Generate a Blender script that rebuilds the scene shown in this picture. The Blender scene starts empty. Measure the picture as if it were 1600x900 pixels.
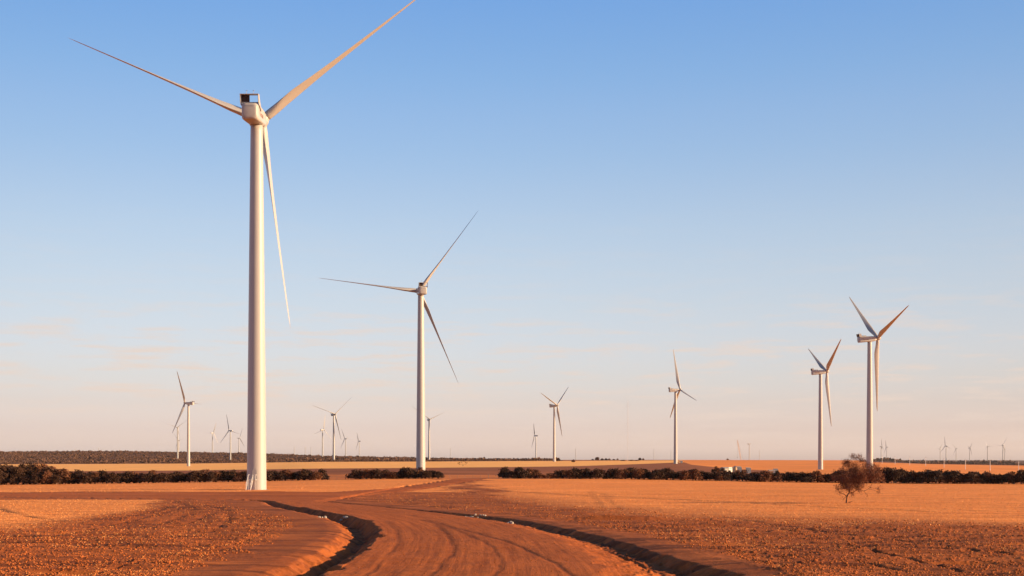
import bpy, bmesh, math, random
import numpy as np
from mathutils import Vector, Matrix
random.seed(7); RNG = np.random.default_rng(7)
scene = bpy.context.scene
C = scene.collection
F = 2000.0; ZC = 6.45                      # focal length in photo pixels, eye height above the first tower's foot

# ------------------------------------------------------------------ camera, sky, sun, exposure
cam = bpy.data.cameras.new('camera'); camo = bpy.data.objects.new('camera', cam); C.objects.link(camo)
camo.location = (0, 0, ZC); camo.rotation_euler = (math.radians(90), 0, 0)
cam.sensor_width = 36; cam.lens = 36*F/1600; cam.shift_y = (718-450)/1600
cam.clip_start = 0.5; cam.clip_end = 120000
scene.camera = camo
SUN_AZ, SUN_EL = 99.0, 14.5                # clockwise from the view direction, above the horizon
w = bpy.data.worlds.new('World'); scene.world = w; w.use_nodes = True
nt = w.node_tree; nt.nodes.clear(); N = nt.nodes.new; L = nt.links.new
out = N('ShaderNodeOutputWorld'); bg = N('ShaderNodeBackground'); L(bg.outputs[0], out.inputs[0])
sky = N('ShaderNodeTexSky'); sky.sky_type = 'NISHITA'; sky.sun_disc = False
sky.sun_elevation = math.radians(SUN_EL); sky.sun_rotation = math.radians(SUN_AZ)
sky.air_density = 1.0; sky.dust_density = 1.0; sky.ozone_density = 1.0
tc = N('ShaderNodeTexCoord'); sep = N('ShaderNodeSeparateXYZ'); L(tc.outputs['Generated'], sep.inputs[0])
grade = N('ShaderNodeValToRGB'); L(sep.outputs['Z'], grade.inputs[0])
SKYRAMP = [(0.0000, (0.8033, 0.7080, 1.0314)), (0.0065, (0.8199, 0.7330, 1.0709)), (0.0240, (0.6379, 0.5590, 0.8215)), (0.0440, (0.5780, 0.4966, 0.6716)), (0.0639, (0.5741, 0.4972, 0.6256)), (0.0886, (0.5929, 0.5131, 0.6106)), (0.1182, (0.6122, 0.5330, 0.5957)), (0.1474, (0.6262, 0.5524, 0.5988)), (0.1762, (0.6211, 0.5660, 0.6128)), (0.2046, (0.5932, 0.5665, 0.6290)), (0.2325, (0.5494, 0.5655, 0.6516)), (0.2598, (0.5209, 0.5657, 0.6754)), (0.2865, (0.4731, 0.5615, 0.6965)), (0.3125, (0.4371, 0.5526, 0.7171)), (0.3379, (0.4045, 0.5450, 0.7427)), (0.5000, (0.15, 0.26, 0.46)), (0.8000, (0.09, 0.17, 0.34))]
cr = grade.color_ramp
for i, (p, c) in enumerate(SKYRAMP):
    e = cr.elements[i] if i < 2 else cr.elements.new(p)
    e.position = p; e.color = (*c, 1)
mul = N('ShaderNodeMix'); mul.data_type = 'RGBA'; mul.blend_type = 'MULTIPLY'; mul.inputs[0].default_value = 1
k3 = N('ShaderNodeMix'); k3.data_type = 'RGBA'; k3.blend_type = 'MULTIPLY'; k3.inputs[0].default_value = 1; k3.inputs[7].default_value = (1.608, 1.608, 1.608, 1)
xx = N('ShaderNodeMath'); xx.operation = 'MULTIPLY'; L(sep.outputs['X'], xx.inputs[0]); L(sep.outputs['X'], xx.inputs[1])
xr = N('ShaderNodeMapRange'); xr.inputs[1].default_value = 0; xr.inputs[2].default_value = .14; xr.inputs[3].default_value = 1; xr.inputs[4].default_value = .86; L(xx.outputs[0], xr.inputs[0])
xs = N('ShaderNodeVectorMath'); xs.operation = 'SCALE'; L(sky.outputs[0], xs.inputs[0]); L(xr.outputs[0], xs.inputs['Scale'])
L(xs.outputs[0], k3.inputs[6]); L(k3.outputs[2], mul.inputs[6]); L(grade.outputs[0], mul.inputs[7])
# thin low cloud streaks, as real sky brightness by direction
mp = N('ShaderNodeMapping'); mp.inputs['Scale'].default_value = (5, 5, 46); L(tc.outputs['Generated'], mp.inputs[0])
cn = N('ShaderNodeTexNoise'); cn.inputs['Scale'].default_value = 3.2; cn.inputs['Detail'].default_value = 7; cn.inputs['Roughness'].default_value = .62
L(mp.outputs[0], cn.inputs['Vector'])
c1 = N('ShaderNodeMapRange'); c1.inputs[1].default_value = .49; c1.inputs[2].default_value = .70; L(cn.outputs[0], c1.inputs[0])
band = N('ShaderNodeValToRGB'); L(sep.outputs['Z'], band.inputs[0])
for i, (p, v) in enumerate([(0.01, .15), (.05, 1), (.085, .9), (.13, .12), (.2, 0)]):
    e = band.color_ramp.elements[i] if i < 2 else band.color_ramp.elements.new(p)
    e.position = p; e.color = (v, v, v, 1)
cm = N('ShaderNodeMath'); cm.operation = 'MULTIPLY'; L(c1.outputs[0], cm.inputs[0]); L(band.outputs[0], cm.inputs[1])
cm2 = N('ShaderNodeMath'); cm2.operation = 'MULTIPLY'; L(cm.outputs[0], cm2.inputs[0]); cm2.inputs[1].default_value = 1.0
cmix = N('ShaderNodeMix'); cmix.data_type = 'RGBA'; L(cm2.outputs[0], cmix.inputs[0])
CLOUD = tuple(c*2**-0.9 for c in (6.9, 5.6, 4.8))
cmix.inputs[7].default_value = (*CLOUD, 1); L(mul.outputs[2], cmix.inputs[6]); L(cmix.outputs[2], bg.inputs[0])
bg.inputs[1].default_value = 0.12
sd = bpy.data.lights.new('sun', 'SUN'); so = bpy.data.objects.new('sun', sd); C.objects.link(so)
sd.energy = 5.0; sd.angle = math.radians(.5); sd.color = (1.0, .70, .40)
_a, _e = math.radians(SUN_AZ), math.radians(SUN_EL)
SD = Vector((math.sin(_a)*math.cos(_e), math.cos(_a)*math.cos(_e), math.sin(_e)))
so.rotation_euler = SD.to_track_quat('Z', 'Y').to_euler()
vs = scene.view_settings; vs.view_transform = 'Standard'; vs.look = 'None'; vs.gamma = 1; vs.use_curve_mapping = False
vs.exposure = 0.9
scene.render.engine = 'CYCLES'; scene.cycles.max_bounces = 5; scene.cycles.volume_bounces = 0

# ------------------------------------------------------------------ helpers
def tag(o, label=None, cat=None, group=None, kind=None):
    if label: o['label'] = label
    if cat: o['category'] = cat
    if group: o['group'] = group
    if kind: o['kind'] = kind
    return o
def empty(name, loc, rz=0.0):
    o = bpy.data.objects.new(name, None); C.objects.link(o); o.location = loc; o.rotation_euler = (0, 0, rz)
    o.empty_display_size = .5; return o
class MB:
    def __init__(s): s.v = []; s.f = []
    def add(s, vs_, fs_):
        n = len(s.v); s.v += [tuple(p) for p in vs_]; s.f += [tuple(i+n for i in q) for q in fs_]; return s
    def box(s, c, d, M=None):
        x, y, z = c; a, b, e = d[0]/2, d[1]/2, d[2]/2
        p = [Vector((x+i*a, y+j*b, z+k*e)) for k in (-1, 1) for j in (-1, 1) for i in (-1, 1)]
        if M: p = [M @ q for q in p]
        return s.add(p, [(0, 2, 3, 1), (4, 5, 7, 6), (0, 1, 5, 4), (2, 6, 7, 3), (0, 4, 6, 2), (1, 3, 7, 5)])
    def tube(s, pts, rad, n=8, caps=True):
        pts = [Vector(p) for p in pts]; rings = []
        if not hasattr(rad, '__len__'): rad = [rad]*len(pts)
        prev = None
        for i, p in enumerate(pts):
            t = (pts[min(i+1, len(pts)-1)]-pts[max(i-1, 0)]).normalized()
            if prev is None:
                u = t.cross(Vector((0, 0, 1)))
                if u.length < .1: u = t.cross(Vector((1, 0, 0)))
            else: u = prev - t*prev.dot(t)
            u.normalize(); prev = u; v = t.cross(u)
            rings.append([p+(u*math.cos(2*math.pi*k/n)+v*math.sin(2*math.pi*k/n))*rad[i] for k in range(n)])
        vs_ = [q for r in rings for q in r]; fs_ = []
        for i in range(len(pts)-1):
            for k in range(n):
                a, b = i*n+k, i*n+(k+1) % n; fs_.append((a, b, b+n, a+n))
        if caps: fs_.append(tuple(range(n-1, -1, -1))); fs_.append(tuple(range(len(vs_)-n, len(vs_))))
        return s.add(vs_, fs_)
    def prism(s, poly, axis, a, b):            # poly in the two other axes, extruded along axis from a to b
        def mk(p, t):
            return {'x': (t, p[0], p[1]), 'y': (p[0], t, p[1]), 'z': (p[0], p[1], t)}[axis]
        n = len(poly); vs_ = [mk(p, a) for p in poly]+[mk(p, b) for p in poly]
        fs_ = [tuple(range(n-1, -1, -1)), tuple(range(n, 2*n))]+[(i, (i+1) % n, (i+1) % n+n, i+n) for i in range(n)]
        return s.add(vs_, fs_)
    def mesh(s, name, mat, smooth=False):
        me = bpy.data.meshes.new(name); me.from_pydata(s.v, [], s.f); me.materials.append(mat)
        bm = bmesh.new(); bm.from_mesh(me); bmesh.ops.recalc_face_normals(bm, faces=bm.faces); bm.to_mesh(me); bm.free()
        if smooth: me.polygons.foreach_set('use_smooth', [True]*len(me.polygons))
        return me
    def build(s, name, mat, parent=None, smooth=False):
        return link(name, s.mesh(name, mat, smooth), parent)
def link(name, me, parent=None):
    o = bpy.data.objects.new(name, me); C.objects.link(o)
    if parent: o.parent = parent
    return o
def np_mesh(name, V, Fc, mat, smooth=False):   # V (n,3), Fc (m,3 or 4)
    me = bpy.data.meshes.new(name); m, k = Fc.shape
    me.vertices.add(len(V)); me.vertices.foreach_set('co', V.astype(np.float32).ravel())
    me.loops.add(m*k); me.loops.foreach_set('vertex_index', Fc.astype(np.int32).ravel())
    me.polygons.add(m); me.polygons.foreach_set('loop_start', np.arange(0, m*k, k, dtype=np.int32))
    me.polygons.foreach_set('loop_total', np.full(m, k, dtype=np.int32))
    if smooth: me.polygons.foreach_set('use_smooth', np.ones(m, dtype=bool))
    if isinstance(mat, (list, tuple)):
        for q in mat: me.materials.append(q)
    else: me.materials.append(mat)
    me.update(calc_edges=True); return me

def mat_simple(name, col, rough=.6, var=.08, scale=1.5, spec=.3, metallic=0, col2=None, bump=0):
    m = bpy.data.materials.new(name); m.use_nodes = True; n = m.node_tree.nodes; l = m.node_tree.links
    b = n['Principled BSDF']; b.inputs['Roughness'].default_value = rough; b.inputs['Metallic'].default_value = metallic
    b.inputs['Specular IOR Level'].default_value = spec
    t = n.new('ShaderNodeTexCoord'); z = n.new('ShaderNodeTexNoise'); z.inputs['Scale'].default_value = scale; z.inputs['Detail'].default_value = 5
    l.new(t.outputs['Object'], z.inputs['Vector'])
    r = n.new('ShaderNodeValToRGB'); l.new(z.outputs[0], r.inputs[0]); r.color_ramp.elements[0].position = .3; r.color_ramp.elements[1].position = .7
    c2 = col2 or tuple(c*(1-2*var) for c in col)
    r.color_ramp.elements[0].color = (*c2, 1); r.color_ramp.elements[1].color = (*col, 1)
    l.new(r.outputs[0], b.inputs['Base Color'])
    if bump:
        q = n.new('ShaderNodeBump'); q.inputs['Strength'].default_value = bump; l.new(z.outputs[0], q.inputs['Height']); l.new(q.outputs[0], b.inputs['Normal'])
    return m

# ------------------------------------------------------------------ terrain height as a function of bearing and distance
PXC = np.array([0, 150, 300, 400, 500, 660, 800, 950, 1050, 1200, 1300, 1370, 1450, 1600], float)
DR = np.array([20, 60, 100, 150, 200, 271, 350, 420, 460, 570, 775, 1000, 1300, 1600, 2000, 2500, 3300, 4200, 5500, 7000, 9000, 16000, 60000], float)
def zv(z, d): return (ZC-z)*F/d
near = [zv(1.6, 20), zv(1.3, 60), zv(1.0, 100), zv(.65, 150), zv(.3, 200), 47.3]
TB = {   #        350  420  460  570  775  1000 1300 1600 2000 2500 3300 4200 5500 7000 9000 16k 60k
 0:    near+[43.5, 40, 38.5, 30, 25, 21, 18, 12, 7, 3, -7, -11, -7, -3, 0, 1, .3],
 150:  near+[42.5, 38.5, 37, 28, 24, 20, 17, 11.5, 6.8, 3.5, -6, -12, -8, -3, 0, 1, .3],
 300:  near+[41.2, 36.5, 35, 26, 22, 19, 16, 10.6, 6.2, 4.2, 0, -10.5, -5, -3, 0, 1, .3],
 400:  near+[40.5, 34.8, 33, 23, 18, 16, 13.5, 9.5, 5, 3.5, 3, -8.5, -4.5, -2, 0, 1, .3],
 500:  near+[39.5, 33, 31, 20, 15.8, 13.6, 10, 7, 3.4, 2, -1, -5, -2, -1, 0, 1, .3],
 660:  near+[38.6, 31, 28, 17, 15, 13, 10, 6, 3.2, 2, .2, -1.6, -1, 0, .5, .8, .3],
 800:  near+[38.6, 31, 28, 18, 15.4, 12.4, 9, 5, 2.3, 1.6, 1.2, .8, .5, .5, .5, .5, .2],
 950:  near+[39.2, 32.2, 29, 20, 15, 12, 8, 4.7, 2.5, 1.5, 1.0, .5, .6, .6, .5, .5, .2],
 1050: near+[39.8, 34, 30, 22, 15.4, 11, 7.5, 4.7, 2.4, 1.2, .9, .8, .8, .6, .5, .5, .2],
 1200: near+[41, 36.5, 33, 24, 19, 16, 11, 7, 3, .9, 2, 4, 4, 3, 2, 1, .3],
 1300: near+[41.5, 38, 34, 24, 17.5, 16, 11.2, 7, 3.8, 1.6, 2, 3.5, 3, 2, 1.5, 1, .3],
 1370: near+[41.8, 38.6, 35, 25, 16, 15, 12, 8, 6.5, 4.8, 3.6, 3.2, 2, 1.7, 1.3, 1, .3],
 1450: near+[42.2, 39, 36, 30, 24, 20, 16, 13.5, 9, 7.6, 7.0, 6.6, 6.4, 3.8, 2, 1.2, .3],
 1600: near+[43, 40, 37, 33, 28, 25, 22, 19, 13.5, 10.2, 8.8, 7.6, 5.2, 4, 2.4, 1.4, .3],
}
VT = np.array([TB[int(p)] for p in PXC])                       # (px, D)
LD = np.log(DR)
PG = np.linspace(-200, 1800, 401); LG = np.linspace(LD[0], LD[-1], 700)
def cub(x, xp, fp):                                            # monotone cubic (PCHIP) interpolation
    h = np.diff(xp); d = np.diff(fp)/h; m = np.zeros_like(fp)
    for i in range(1, len(xp)-1):
        if d[i-1]*d[i] > 0:
            w1, w2 = 2*h[i]+h[i-1], h[i]+2*h[i-1]; m[i] = (w1+w2)/(w1/d[i-1]+w2/d[i])
    m[0], m[-1] = d[0], d[-1]
    x = np.clip(x, xp[0], xp[-1]); k = np.clip(np.searchsorted(xp, x)-1, 0, len(xp)-2); t = (x-xp[k])/h[k]
    return ((1+2*t)*(1-t)**2*fp[k]+t*(1-t)**2*h[k]*m[k]+t*t*(3-2*t)*fp[k+1]+t*t*(t-1)*h[k]*m[k+1])
G1 = np.array([cub(LG, LD, VT[i]) for i in range(len(PXC))])
G2 = np.array([cub(PG, PXC, G1[:, j]) for j in range(len(LG))]).T   # (PG, LG) -> v
def vfun(px, D):
    a = np.clip((np.asarray(px, float)-PG[0])/(PG[1]-PG[0]), 0, len(PG)-1.001); b = np.clip((np.log(np.maximum(D, 1))-LG[0])/(LG[1]-LG[0]), 0, len(LG)-1.001)
    i = a.astype(int); j = b.astype(int); s = a-i; t = b-j
    return G2[i, j]*(1-s)*(1-t)+G2[i+1, j]*s*(1-t)+G2[i, j+1]*(1-s)*t+G2[i+1, j+1]*s*t
def base_z(X, Y):
    th = np.arctan2(X, np.where(np.abs(Y) < 1e-6, 1e-6, Y)); r = np.hypot(X, Y)
    tcl = np.clip(th, -.5, .5); D = r*np.cos(tcl); px = 800+F*np.tan(tcl)
    Dc = np.maximum(D, 20); z = ZC-vfun(px, Dc)*Dc/F
    return z
def ground_at(px, py, dmax=60000):          # point of the bare ground seen at a photo pixel
    ds = np.exp(np.linspace(np.log(20), np.log(dmax), 3000)); v = vfun(np.full(3000, float(px)), ds); t = py-718
    k = int(np.argmax(v <= t)); k = max(k, 1)
    d = ds[k-1]+(ds[k]-ds[k-1])*(v[k-1]-t)/max(v[k-1]-v[k], 1e-9)
    return ((px-800)/F*d, d)
def near_at(px, py):                         # beyond the lower picture edge, flat continuation
    return ground_at(px, py)

# ------------------------------------------------------------------ noise (value noise on a hashed lattice)
def hash2(i, j, s):
    h = (i.astype(np.int64)*374761393+j.astype(np.int64)*668265263+s*1442695041) & 0xffffffff
    h = ((h ^ (h >> 13))*1274126177) & 0xffffffff
    return ((h ^ (h >> 16)) & 0xffff)/65535.0
def vnoise(x, y, s=0):
    i = np.floor(x); j = np.floor(y); a = x-i; b = y-j; a = a*a*(3-2*a); b = b*b*(3-2*b)
    i = i.astype(np.int64); j = j.astype(np.int64)
    return (hash2(i, j, s)*(1-a)+hash2(i+1, j, s)*a)*(1-b)+(hash2(i, j+1, s)*(1-a)+hash2(i+1, j+1, s)*a)*b
def fbm(x, y, s=0, o=4):
    r = 0; a = .5
    for k in range(o): r = r+a*vnoise(x*2**k+17.3*k, y*2**k-9.1*k, s+k); a *= .5
    return r/(1-.5**o)

# ------------------------------------------------------------------ drains and road edges (world polylines)
def poly(pts): return np.array([near_at(*p) for p in pts])
E1 = poly([(-300, 773), (0, 776), (200, 779), (398, 781), (450, 790), (500, 798), (545, 806), (578, 816), (592, 826), (594, 838), (582, 852), (560, 870), (530, 890), (505, 905), (440, 945), (330, 1010), (100, 1160)])
E2 = poly([(505, 783), (560, 788), (640, 796), (700, 802), (760, 808), (800, 814), (850, 824), (900, 836), (940, 848), (980, 862), (1010, 874), (1040, 886), (1062, 897), (1110, 925), (1200, 980), (1400, 1100)])
E3 = poly([(540, 777), (600, 767), (650, 758), (700, 750.5)])
E4 = poly([(505, 783), (545, 776.5), (590, 771.5), (650, 765), (700, 757), (750, 749.5)])
W1 = np.array([.12, .15, .2, .42, .65, .8, .85, .9, .9, .9, .9, .9, .95, 1.0, 1.1, 1.2, 1.2])
W2 = np.array([.2, .22, .26, .38, .5, .6, .66, .7, .72, .75, .85, 1.0, 1.2, 1.5, 1.7, 1.7])
W3 = np.array([.3, .5, .45, .3]); W4 = np.array([.5, .5, .5, .55, .5, .3])
def sdist(P, W, X, Y, R=14):
    """signed distance (positive on the right when walking along P), width weight, arc length"""
    best = np.full(X.shape, 1e9); sg = np.zeros(X.shape); wt = np.zeros(X.shape); al = np.zeros(X.shape); acc = 0
    seg = [(P[i], P[i+1]) for i in range(len(P)-1)]
    for i, (a, b) in enumerate(seg):
        d = b-a; Ls = np.hypot(*d); m = (X > min(a[0], b[0])-R) & (X < max(a[0], b[0])+R) & (Y > min(a[1], b[1])-R) & (Y < max(a[1], b[1])+R)
        if m.any():
            x = X[m]; y = Y[m]; t = np.clip(((x-a[0])*d[0]+(y-a[1])*d[1])/Ls**2, 0, 1)
            q = np.hypot(x-a[0]-t*d[0], y-a[1]-t*d[1]); cr_ = (d[1]*(x-a[0])-d[0]*(y-a[1]))
            bb = best[m]; k = q < bb
            tmp = best[m]; tmp[k] = q[k]; best[m] = tmp
            tmp = sg[m]; tmp[k] = np.sign(cr_[k]); sg[m] = tmp
            tmp = wt[m]; tmp[k] = (W[i]*(1-t)+W[i+1]*t)[k]; wt[m] = tmp
            tmp = al[m]; tmp[k] = (acc+t*Ls)[k]; al[m] = tmp
        acc += Ls
    return best*np.where(sg == 0, 1, sg), wt, al
LP = ([-2.5, 0, .12, 1.2, 1.9, 3.3, 4.4, 9], [0, .06, .03, -.92, -.95, -.12, .0, 0])        # drain left of the road, shaded road bank
RP = ([-5.5, -3, -.2, .8, 1.2, 2.1, 4.0, 7.5], [0, 0, -.5, -.58, -.56, -.04, .1, 0])   # drain right of the road, shaded field bank
def smooth(P):
    xs = np.linspace(P[0][0], P[0][-1], 160); ys = np.interp(xs, *P); k = np.hanning(7); k /= k.sum()
    return xs, np.convolve(np.pad(ys, 3, mode='edge'), k, 'valid')
LP = smooth(LP); RP = smooth(RP)
def catm(P, W, n=6):                                      # round the corners of a polyline
    P = np.asarray(P); o = []; ow = []
    for i in range(len(P)-1):
        p0, p1, p2, p3 = P[max(i-1, 0)], P[i], P[i+1], P[min(i+2, len(P)-1)]
        for k in range(n):
            t = k/n; o.append(.5*(2*p1+(p2-p0)*t+(2*p0-5*p1+4*p2-p3)*t*t+(3*p1-p0-3*p2+p3)*t**3)); ow.append(W[i]*(1-t)+W[i+1]*t)
    o.append(P[-1]); ow.append(W[-1]); return np.array(o), np.array(ow)
E1, W1 = catm(E1, W1); E2, W2 = catm(E2, W2); E3, W3 = catm(E3, W3); E4, W4 = catm(E4, W4)

TRACKS_AND_SHADE = [(catm(poly(P_), np.ones(len(P_)))[0], d_) for P_, d_ in [
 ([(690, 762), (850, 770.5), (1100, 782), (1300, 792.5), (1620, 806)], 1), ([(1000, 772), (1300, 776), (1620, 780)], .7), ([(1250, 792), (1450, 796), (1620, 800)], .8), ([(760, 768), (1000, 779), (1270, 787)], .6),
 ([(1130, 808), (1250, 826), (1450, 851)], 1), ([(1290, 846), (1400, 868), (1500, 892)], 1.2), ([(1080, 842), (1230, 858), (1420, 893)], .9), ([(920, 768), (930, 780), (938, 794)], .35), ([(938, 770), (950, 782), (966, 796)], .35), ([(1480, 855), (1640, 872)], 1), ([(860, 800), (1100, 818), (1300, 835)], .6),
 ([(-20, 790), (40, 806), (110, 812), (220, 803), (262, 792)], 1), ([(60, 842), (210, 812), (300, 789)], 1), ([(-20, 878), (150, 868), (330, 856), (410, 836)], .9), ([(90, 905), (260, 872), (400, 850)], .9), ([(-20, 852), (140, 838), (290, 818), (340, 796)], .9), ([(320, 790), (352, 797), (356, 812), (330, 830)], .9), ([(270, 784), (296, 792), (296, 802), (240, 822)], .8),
 ([(640, 930), (700, 872), (705, 845), (680, 818), (640, 805)], .7), ([(900, 905), (850, 872), (800, 850), (740, 832), (660, 812)], .9), ([(560, 905), (612, 862), (622, 832), (600, 815)], .6), ([(760, 920), (780, 880), (760, 850), (700, 822)], .6), ([(560, 773.5), (640, 757.5), (694, 750)], .0), ([(100, 774), (300, 773), (500, 775)], .8), ([(560, 788), (760, 796), (900, 806), (1010, 812)], .6), ([(700, 789), (900, 793)], .7)]]  # long stripe by the near tower's foot: ditch shade put into the soil colour
def in_poly(px, py, P):
    c = np.zeros(px.shape, bool); n = len(P)
    for i in range(n):
        x1, y1 = P[i]; x2, y2 = P[(i+1) % n]
        m = ((y1 > py) != (y2 > py)) & (px < (x2-x1)*(py-y1)/((y2-y1) or 1e-9)+x1); c ^= m
    return c
ROAD = [(-400, 771), (0, 770.5), (300, 769), (430, 768), (520, 769), (600, 764), (650, 757), (700, 750), (720, 746), (775, 746), (750, 749.5), (700, 757), (650, 765), (590, 771.5), (545, 776.5), (505, 783), (560, 788), (640, 796), (700, 802), (760, 808), (800, 814),
        (850, 824), (900, 836), (940, 848), (980, 862), (1010, 874), (1040, 886), (1062, 897), (1110, 925), (1200, 980), (1400, 1100), (1600, 2600), (-900, 2600), (100, 1160), (330, 1010), (440, 945), (505, 905), (530, 890), (560, 870), (582, 852), (594, 838), (592, 826), (578, 816), (545, 806), (500, 798), (450, 790), (398, 781), (200, 779), (0, 776), (-400, 774)]
ROADW = [tuple(near_at(x, min(y, 1900))) if y <= 1900 else None for x, y in ROAD]
ROADW = [p for p in ROADW if p]

def terrain(X, Y, detail=True):
    """height and material masks"""
    z = base_z(X, Y); D = np.maximum(Y, 1.0)
    px = 800+F*X/D; v = (ZC-z)*F/D; py = 718+v
    nearm = (Y > 15) & (Y < 440)
    road = np.zeros(X.shape); dl = np.zeros(X.shape); drain = np.zeros(X.shape); across = np.zeros(X.shape)
    xn, yn = X[nearm], Y[nearm]
    wob = (fbm(xn*.45, yn*.45, 31, 5)-.5)*1.5
    s1, w1, a1 = sdist(E1, W1, xn, yn); s2, w2, a2 = sdist(E2, W2, xn, yn); s3, w3, a3 = sdist(E3, W3, xn, yn); s4, w4, a4 = sdist(E4, W4, xn, yn)
    # walking along E1 (from the tower towards the camera) the field with its drain lies on the right-hand side
    def prof(s, wgt, PR, sgn):
        k = np.abs(s) < 13.9; ww = np.maximum(wgt, .1)
        return np.where(k, np.interp((sgn*s+wob*ww)/ww, PR[0], PR[1])*ww, 0)
    dz = prof(s1, w1, LP, 1)+prof(s2, w2, RP, -1)+prof(s3, w3, LP, -1)*.8+prof(s4, w4, RP, 1)*.8
    gul = np.clip(np.abs(dz)*3, 0, 1)*((fbm(xn*1.6, yn*1.6, 71, 4)-.5)*.22+(vnoise(xn*4.3, yn*4.3, 72)**4)*.12)
    dl[nearm] = dz+gul
    tk = np.zeros(xn.shape); rd = in_poly(xn, yn, ROADW).astype(float)
    for P_, dep in TRACKS_AND_SHADE:
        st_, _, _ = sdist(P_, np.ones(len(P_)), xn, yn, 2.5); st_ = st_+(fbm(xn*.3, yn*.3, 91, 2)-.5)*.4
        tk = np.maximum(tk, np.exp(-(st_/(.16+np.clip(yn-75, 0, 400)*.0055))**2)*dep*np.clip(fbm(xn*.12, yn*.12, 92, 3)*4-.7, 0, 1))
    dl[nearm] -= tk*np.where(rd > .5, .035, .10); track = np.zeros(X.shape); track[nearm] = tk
    road[nearm] = rd
    dist1 = np.where(np.abs(s1) < 13.9, np.abs(s1), 14.0)
    across[nearm] = dist1
    # bright stubble on smooth ground, in the two paddocks and the strip behind the tower
    nz = (fbm(X*.12, Y*.06, 5, 4)-.5)
    pyn = py+nz*14; pxn = px+nz*120
    edge = np.interp(px, [690, 760, 850, 950, 1100, 1300, 1600, 2000], [755, 770, 783, 792, 801, 809, 818, 826])
    sR = np.clip((edge-pyn)/20+.6, 0, 1)*np.clip((pxn-(735+(py-750)*1.2))/25, 0, 1)
    sL = np.clip((769-py-nz*5)/2+.5, 0, 1)*np.clip((725-pxn)/30, 0, 1)
    edgeL = np.interp(px, [-200, 0, 100, 200, 245, 300], [835, 826, 816, 801, 786, 770])
    sLL = np.clip((edgeL-pyn)/14+.55, 0, 1)*np.clip((py-780)/1.5, 0, 1)*np.clip((262-pxn)/10, 0, 1)
    straw = np.clip(np.maximum(np.maximum(sR, sL), sLL), 0, 1)*(Y < 440)*(Y > 0)*(1-road)
    # far paddocks
    fx = [-200, 0, 300, 500, 660, 800, 900, 1000, 1060, 1120]
    hi = np.interp(px, fx, [19.5, 19, 17, 14, 13, 11.7, 10.3, 7, 4.5, 3]); lo = np.interp(px, fx, [7.5, 7.2, 6.2, 3.5, 3.1, 2.3, 2, 1.5, 1.2, 1.2])
    far = (Y > 560)
    yel = far*(np.clip((hi-v)/.5+.5, 0, 1))*(np.clip((v-lo)/.4+.5, 0, 1))*(px < 1140)
    # orange paddocks right of x ~1150 beyond the windbreak
    eR = np.interp(px, [-200, 1040, 1080, 1140, 1200, 1240], [-5, -5, 8, 14.5, 17, 60]); lo2 = np.interp(px, [0, 1300, 1350, 1440, 1600, 1800], [-9, -9, 3.6, 6.6, 9.4, 11])
    org = far*np.clip((eR-v)/.6+.5, 0, 1)*np.clip((v-lo2)/.4+.5, 0, 1)
    verge = (Y > 440)*(Y < 600)*np.clip((v-23)/1.0, 0, 1)
    bush = far*np.clip((lo-v)/.3+.5, 0, 1)*(px < 880)+far*(px > 1320)*np.clip((lo2-v)/.4+.5, 0, 1)
    rough = np.clip(1-straw-road, 0, 1)*(Y < 440)
    calm_ = np.ones(X.shape)
    if detail:
        a = np.clip((500-Y)/100, 0, 1)*(Y > 25); calm = np.ones(X.shape)
        q1 = np.where(s1 > 0, np.clip((s1-4.5+2*wob)/5, 0, 1), np.clip((-s1-.6)/1, 0, 1)); q2 = np.where(s2 < 0, np.clip((-s2-3.2+2*wob)/2.5, 0, 1), np.clip((s2-6.5)/3, 0, 1)); calm[nearm] = .08+.92*np.minimum(q1, q2); calm_ = calm
        ri = np.clip(1-straw, 0, 1)*(1-road)
        near_f = np.clip((px-0)*0+ (py-770)/50, 0, 1)
        cl = (np.abs(fbm(X*2.2, Y*2.2, 3, 3)-.5)*2)
        clod = ((vnoise(X*8.3, Y*8.3, 8)**2)*.055+(vnoise(X*3.7, Y*3.7, 9)**5)*.10)*np.clip(fbm(X*.22, Y*.3, 57, 3)*3.2-.9, .15, 1)
        rows = .03*np.sin((Y+.18*X+3*fbm(X*.03, Y*.03, 44, 2))*2*math.pi/2.6)
        dcut = np.clip((np.abs(dl)-.04)*6, 0, 1)*.75
        dl = dl+a*ri*calm*(clod*(.25+.75*near_f)+rows*near_f+(fbm(X*.3, Y*.45, 21, 4)-.5)*.34)
        dl = dl+a*straw*calm*((vnoise(X*2.5, Y*2.5, 4)-.5)*.035+(fbm(X*.1, Y*.6, 14, 3)-.5)*.14)
        dl = dl+a*road*((fbm(X*1.2, Y*1.2, 6, 4)-.5)*.07+(fbm(X*.15, Y*.15, 61, 3)-.5)*.2)
    # low banks: small scrape in the right-hand paddock and one near the left edge
    for (bx, by, ln, wd, hh) in ((965, 812, 5.5, .8, .55), (262, 818, 1.2, .6, -.5), (105, 893, 1.6, .5, -.45), (110, 833, 1.3, .5, -.3), (1590, 868, 3.5, .6, -.35), (1500, 878, 2.5, .5, -.3)):
        cx, cy = near_at(bx, by); q = ((X-cx)/ln)**2+((Y-cy)/wd)**2
        dl = dl+hh*np.exp(-q*1.5)*(np.abs(X-cx) < 12)*(np.abs(Y-cy) < 6)
    return z+dl, dict(road=road, straw=straw, yellow=yel, orange=org, verge=verge, bush=bush, rough=rough, track=track, across=across, calm=calm_)

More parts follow.
